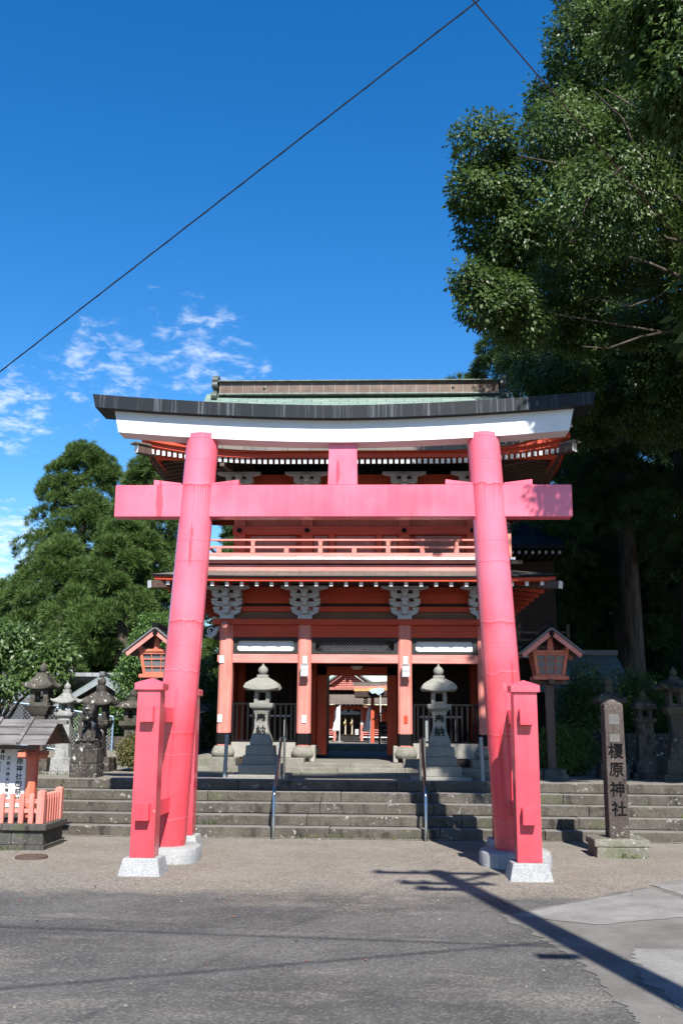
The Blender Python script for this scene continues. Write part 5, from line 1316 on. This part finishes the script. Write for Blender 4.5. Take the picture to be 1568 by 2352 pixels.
cedar('lower bushy cedar close behind the left post lantern', -8.9, 34, 8.3, 3.4, 95, 24, 30, 4, L=.25)
cedar('cedar seen under the balcony railing behind the gate', -5.4, 38, 9.6, 3.0, 80, 24, 30, 5, L=.25)
cedar('small pale cedar low on the left behind the cherry tree', -14.6, 40, 5.4, 2.8, 65, 24, 30, 6, L=.25)

def crown_tree(name, label, cat, loc, clusters, mat, leafL, leafW, per, trunks, bark='bark2', group=None, spray=14, sr=.17, droop=.5):
    t = thing(name, label, cat, loc, 0, group)
    for (p, ra, rb, limbs) in trunks: trunk('trunk', p, ra, rb, M[bark], t, limbs)
    broad_crown('crown', clusters, M[mat], t, leafL, leafW, per, spray, sr, droop); return t
def limbset(root, tips, seed):
    r = random.Random(seed); out = []
    for (tx, ty, tz) in tips:
        p = [Vector(root)]; q = Vector((tx, ty, tz))
        for i in range(1, 5):
            t = i/4; v = Vector(root).lerp(q, t); v += Vector((r.uniform(-1, 1), r.uniform(-1, 1), r.uniform(-.3, 1)))*.08*(q-Vector(root)).length*(1 if i < 4 else 0); p.append(v)
        out.append((p, .05*1.0, .008))
    return out
# cherry tree at the left edge
cl = []
r = random.Random(9)
for (px, py, pz, rr) in ((-.9, .2, 2.0, .75), (-.2, -.1, 2.35, .7), (.55, .1, 2.05, .6), (.95, -.1, 1.75, .45), (-.5, -.2, 1.6, .6), (.2, -.3, 1.55, .5), (1.15, 0, 2.15, .4), (-1.4, 0, 1.6, .7), (-1.5, 0, 2.4, .6), (-.6, .1, 2.65, .5), (.3, .2, 2.5, .4)):
    cl.append((px, py, pz, rr, rr*.9, rr*.6, rr))
crown_tree('cherry_tree', 'small leafy cherry tree overhanging from the left edge, above the tiled house', 'tree', (-7.25, 18.8, .7), cl, 'cherry', .105, .048, 150,
    [([(0, 0, -.2), (.06, 0, .5), (-.05, 0, .9), (.08, 0, 1.4), (0, 0, 2.2)], .08, .02, limbset((0, 0, .75), [(-.9, .2, 1.9), (.6, 0, 1.9), (-.3, -.2, 1.7), (.9, 0, 1.7), (.2, .2, 2.4), (-1.3, 0, 1.6)], 3))], group=None, sr=.16)
# deciduous shrubs behind the left lanterns and the column
def bushes(name, label, x, y, z, rx, rz, mat, per, L=.06, W=.032, group=None, tw=True):
    t = thing(name, label, 'shrub', (x, y, z), 0, group); r = random.Random(int(x*100)); cl = []
    for i in range(9):
        a = i*2.4; q = rx*.55*(r.random()**.5); cl.append((q*math.cos(a), q*math.sin(a), rz*(.45+.95*r.random()), rx*.55, rx*.55, rz*.5, 1))
    if tw:
        b = MB()
        for i in range(7):
            a = i*.9; b.tube([(0, 0, -.05), (.3*rx*math.cos(a), .3*rx*math.sin(a), rz*.6), (.6*rx*math.cos(a+.3), .6*rx*math.sin(a+.3), rz*1.3)], [.02, .014, .005], 5)
        b.build('branches', M['bark2'], t, smooth=True)
    broad_crown('foliage', cl, M[mat], t, L, W, per, 12, .12, .25); return t
bushes('leafy_shrub', 'bright leafy shrub behind the dark lantern roof', -7.3, 26.2, .74, 1.0, .95, 'bush', 150, .07, .04, 'shrubs behind the left lanterns')
bushes('leafy_shrub', 'leafy shrub at the foot of the timber barn', -5.7, 25.6, .74, .6, .5, 'bush', 110, .06, .035, 'shrubs behind the left lanterns')
bushes('leafy_shrub', 'tall glossy shrub close behind the left post lantern', -5.6, 24.5, 1.9, .9, 1.3, 'bush', 170, .07, .04, 'shrubs behind the left lanterns')
bushes('leafy_shrub', 'dark shrub between the left torii column and the gate', -4.3, 23.6, .74, .8, 1.4, 'cherry', 190, .07, .035, 'shrubs behind the left lanterns')
bushes('azalea_shrub', 'round reddish-green azalea beside the left front post', -4.42, 18.3, .80, .34, .30, 'azalea', 130, .035, .02, None)
t = thing('round_hedge', 'clipped round green hedge behind the right post lantern', 'hedge', (3.20, 18.3, TZ))
broad_crown('foliage', [(0, 0, .40, .56, .5, .46, 1), (-.15, 0, .38, .45, .45, .40, .7), (.2, 0, .36, .42, .42, .40, .7), (0, -.12, .3, .5, .42, .36, .6)], M['hedge'], t, .036, .021, 1000, 12, .06, .1)
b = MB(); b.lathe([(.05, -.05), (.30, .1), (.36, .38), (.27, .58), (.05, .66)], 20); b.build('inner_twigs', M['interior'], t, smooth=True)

# ------------------------------------------------------------------ great camphor tree, right (trunk outside the frame)
def D(px, py, Y):
    v = pix(px, py); k = Y/v.y; return (v.x*k, Y, 1.6 + v.z*k)
cam_t = thing('camphor_tree', 'huge glossy broadleaf tree filling the upper right of the photo', 'tree', (10.5, 15.5, 0))
cl = []
def addc(x, y, z, rx, rz, w=1.0, ry=None): cl.append((x-10.5, y-15.5, z, rx, ry or rx, rz, w))
vis = [(1110, 330, 15, .55), (1095, 440, 15, .5), (1140, 420, 15.5, .6), (1130, 520, 15.5, .6), (1280, 230, 14.5, .7), (1345, 110, 14, .8), (1290, 320, 15, .8), (1265, 430, 15.2, .9), (1170, 560, 15.5, .6), (1140, 610, 15.8, .45), (1085, 650, 15, .36), (1110, 710, 15, .4), (1160, 690, 15.3, .5), (1195, 745, 15.6, .45),
       (1400, 60, 13.5, 1.0), (1430, 30, 12.6, .9), (1480, 60, 12.0, .9), (1560, 90, 11.6, .9), (1385, 190, 14, 1.0), (1430, 170, 13.4, 1.0), (1520, 190, 12.8, 1.0), (1330, 300, 14.8, 1.0), (1430, 310, 15, 1.0), (1530, 320, 15, 1.0), (1310, 500, 15.4, 1.0), (1410, 470, 15.8, 1.0), (1510, 470, 16, 1.0), (1240, 600, 15.6, .8), (1330, 640, 16, .8), (1420, 600, 16, .8), (1540, 620, 15.6, .9), (1250, 740, 16, .6), (1340, 770, 16.3, .6), (1450, 760, 16.3, .6), (1375, -20, 13.4, .9), (1560, -60, 11.8, 1.1), (1440, -80, 12.4, 1.1), (1600, 250, 12.6, 1.0), (1620, 450, 14, 1.0), (1570, 740, 15.8, .7), (1540, 130, 9.4, .42), (1480, 70, 9.6, .42), (1570, 240, 9.5, .45), (1590, 90, 9.2, .5), (1600, 190, 9.0, .5), (1520, 20, 9.2, .4)]
vr = random.Random(77)
for (px, py, Y, rr) in vis:
    if px >= 1200 and Y > 10: Y = 14.3 + (800-py)/800*3.8 + vr.uniform(-1.4, 1.4) + (3.2 if py > 560 else 0); rr *= vr.uniform(.85, 1.15)
    x, y, z = D(px, py, Y); addc(x, y, z, rr, rr*.82, rr*1.15)
for i in range(34):                                     # lower boughs that hang in the crown's own shade
    px, py = vr.uniform(1190, 1640), vr.uniform(770, 960); x, y, z = D(px, py - max(0, 1330-px)*.25, 22.5 + vr.uniform(-1, 2.5)); rr = vr.uniform(.8, 1.3); addc(x, y, z, rr, rr*.8, rr*1.1)
for px in (1665, 1745, 1825):
    for py in range(-320, 820, 125):
        x, y, z = D(px + vr.uniform(-30, 30), py + vr.uniform(-40, 40), 14.6 + (800-py)/800*3.8 + vr.uniform(-.8, .8)); addc(x, y, z, 1.0, .85)
crown_near = list(cl); cl = []
for i in range(46):                                    # boughs over the right of the terrace, just outside the frame
    px, z = vr.uniform(1680, 2300), vr.uniform(7, 12); Y = vr.uniform(18.3, 22) - .97*z
    if Y > 7.5: addc((px-784)/2287*(Y*.978+(z-1.6)*.208)/1.0 - .04*Y, Y, z, .75, .6, .8)
for px in range(1880, 2800, 95):                       # the crown goes on to the right, outside the frame
    for py in range(-420, 900, 130):
        x, y, z = D(px + vr.uniform(-40, 40), py + vr.uniform(-40, 40), 14.6 + (800-py)/800*3.8 + vr.uniform(-.5, 1.2)); addc(x, y, z, 1.25, 1.0)
# the rest of the crown lies outside the frame: coarser leaves, it shades the right side of the precinct
r = random.Random(21)
for i in range(230):
    a = r.random()*2*math.pi; q = 7.4*r.random()**.5; x, y = 11.2 + q*math.cos(a)*1.0, 17.5 + q*math.sin(a)*1.3; z = r.uniform(9.5, 24)
    if x < 4.8 + max(0, (z-14))*.25 or (x < 10 and y + .97*z < 36): continue
    addc(x, y, z, 1.5, 1.1)
crown_far = list(cl)
rt_ = (-.2, .3, 7.2)
tips = []
for (px, py, Y, rr) in vis[::6]:
    x, y, z = D(px, py, Y); tips.append((x-10.5, y-15.5, z-.1))
lim = [(p, .045, .01) for (p, _, _) in limbset(rt_, tips, 5)]
trunk('trunk', [(0, 0, -.3), (.1, 0, 2.0), (0, .1, 4.5), rt_, (0, .4, 9), (.3, .6, 14)], .75, .25, M['bark2'], cam_t, lim)
broad_crown('crown', crown_near, M['camphor'], cam_t, .082, .044, 270, 15, .15, .7)
broad_crown('upper_crown', crown_far, M['camphor'], cam_t, .24, .14, 60, 14, .45, .5)
# bare inner branches that show between the leaves
b = MB(); r = random.Random(8)
for (pts_, ra) in (([(1568, 470, 15), (1500, 400, 14.6), (1460, 330, 14.2), (1420, 270, 14), (1360, 210, 13.8)], .07), ([(1470, 345, 14.2), (1480, 280, 13.8), (1500, 200, 13.4), (1490, 130, 13)], .04), ([(1568, 560, 15), (1480, 530, 14.8), (1400, 545, 14.6), (1300, 560, 14.6)], .035), ([(1568, 640, 14.8), (1500, 610, 14.6), (1440, 590, 14.5)], .05), ([(1420, 385, 14.2), (1360, 440, 14.2), (1320, 520, 14.3), (1290, 560, 14.5)], .03), ([(1520, 680, 15), (1440, 700, 15), (1370, 690, 15), (1330, 705, 15)], .022), ([(1568, 760, 15), (1470, 780, 15), (1390, 800, 15), (1340, 790, 15)], .04), ([(1540, 230, 13), (1520, 300, 13.4), (1545, 390, 14)], .03)):
    p = [Vector(D(*q)) - Vector((10.5, 15.5, 0)) + Vector((r.uniform(-.06, .06), 0, r.uniform(-.06, .06))) for q in pts_]
    b.tube(p, [ra*.62*(1-.7*i/(len(p)-1)) for i in range(len(p))], 8)
b.build('bare_branch', M['bark2'], cam_t, smooth=True)

# ------------------------------------------------------------------ dark cedars behind, right
flat = lambda t: .75 + .25*math.sin(t*3)
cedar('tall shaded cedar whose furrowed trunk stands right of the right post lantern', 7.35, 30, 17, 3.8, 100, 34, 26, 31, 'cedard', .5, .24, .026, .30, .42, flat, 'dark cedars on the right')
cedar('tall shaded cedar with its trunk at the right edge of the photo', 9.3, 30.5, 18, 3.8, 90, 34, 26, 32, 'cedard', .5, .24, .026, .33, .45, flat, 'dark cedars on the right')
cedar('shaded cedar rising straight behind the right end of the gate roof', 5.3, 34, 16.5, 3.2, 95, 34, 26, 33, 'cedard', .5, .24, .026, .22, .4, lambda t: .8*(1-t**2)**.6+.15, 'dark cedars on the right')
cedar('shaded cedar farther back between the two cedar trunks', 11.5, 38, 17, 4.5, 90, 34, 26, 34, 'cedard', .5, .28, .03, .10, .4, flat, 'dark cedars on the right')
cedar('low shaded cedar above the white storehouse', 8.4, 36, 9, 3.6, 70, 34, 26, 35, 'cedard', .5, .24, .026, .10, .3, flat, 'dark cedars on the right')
bushes('leafy_shrub', 'leafy shrub before the storehouse', 6.0, 24.2, .74, .9, 1.2, 'cherry', 170, .06, .03, 'shrubs in the right shade')
bushes('leafy_shrub', 'tall shaded shrub hiding the left half of the storehouse', 4.55, 23.6, .74, .75, 1.25, 'cherry', 200, .06, .03, 'shrubs in the right shade')
bushes('leafy_shrub', 'shaded leafy shrub behind the right lanterns', 7.2, 23, .74, 1.3, 1.1, 'cherry', 200, .06, .03, 'shrubs in the right shade')
# far wood that closes the view behind the precinct: one mass, nobody could count its trees
tf = []
for (x0, x1, y, hh, n) in ((-34, -4, 58, 7.5, 110), (4, 46, 50, 18, 420), (5, 22, 41, 9, 120)):
    for i in range(n):
        x = rng.uniform(x0, x1); z = rng.uniform(.5, hh); br = rng.uniform(1.2, 2.2); d = sph(60); d[:, 1] -= .7; d /= np.linalg.norm(d, axis=1, keepdims=True)
        tf.append(np.concatenate([np.array([x, y+rng.uniform(-2, 2), z]) + d*br, d], 1))
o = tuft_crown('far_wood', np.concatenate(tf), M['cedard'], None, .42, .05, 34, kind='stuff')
# grass and weeds in the joints, fallen leaves, pebbles
P_ = []
for (x, y, z, n, s) in ((3.05, 13.02, .0, 40, .10), (-4.9, 13.0, .0, 60, .18), (-3.2, 14.7, .0, 50, .2), (-1.0, 14.72, .0, 60, .35), (.3, 14.72, .0, 40, .3), (2.0, 14.72, 0, 60, .6), (-3.0, 15.0, .148, 60, .5), (2.4, 15.0, .148, 60, .6), (3.9, 15.26, .296, 60, .5), (-3.6, 15.52, .444, 60, .5), (-2.2, 16.9, .74, 80, .25), (-4.1, 19.6, .74, 160, .5), (-5.5, 16.6, .74, 80, .4), (1.9, 16.6, .74, 60, .4)):
    P_.append(np.stack([rng.normal(x, s, n), np.full(n, y) + rng.uniform(-.03, .02, n), np.full(n, z)], 1))
P_ = np.concatenate(P_); n = len(P_); ax = sph(n)*.5; ax[:, 2] = 1
leaf_mesh('weeds', P_, ax, sph(n), .07*(.4+rng.random(n)), .012, M['grassm'], None, None, 'stuff')
n = 130; P_ = np.stack([rng.uniform(-5, 5, n), rng.uniform(7, 14.4, n)**1.0, np.full(n, .012)], 1)
ax = sph(n); ax[:, 2] *= .15; nr = np.tile(np.array([0, 0, 1.0]), (n, 1)) + sph(n)*.3
leaf_mesh('leaf_litter', P_, ax, nr, .035*(.5+rng.random(n)), .02, M['redleaf'], None, None, 'stuff')
b = MB(); r = random.Random(6)
for i in range(260):
    x, y, s = r.uniform(-5, 5), r.uniform(6, 14), r.uniform(.004, .012) * (1.6 if r.random() < .1 else 1)
    b.add([(x+s*a, y+s*c, .006+s*d) for a, c, d in ((1, 0, 0), (.3, .9, 0), (-.8, .5, 0), (-.7, -.6, 0), (.4, -.9, 0), (.1, .1, .8))], [(0, 1, 5), (1, 2, 5), (2, 3, 5), (3, 4, 5), (4, 0, 5)])
b.build('loose_pebbles', M['plat'])['kind'] = 'stuff'
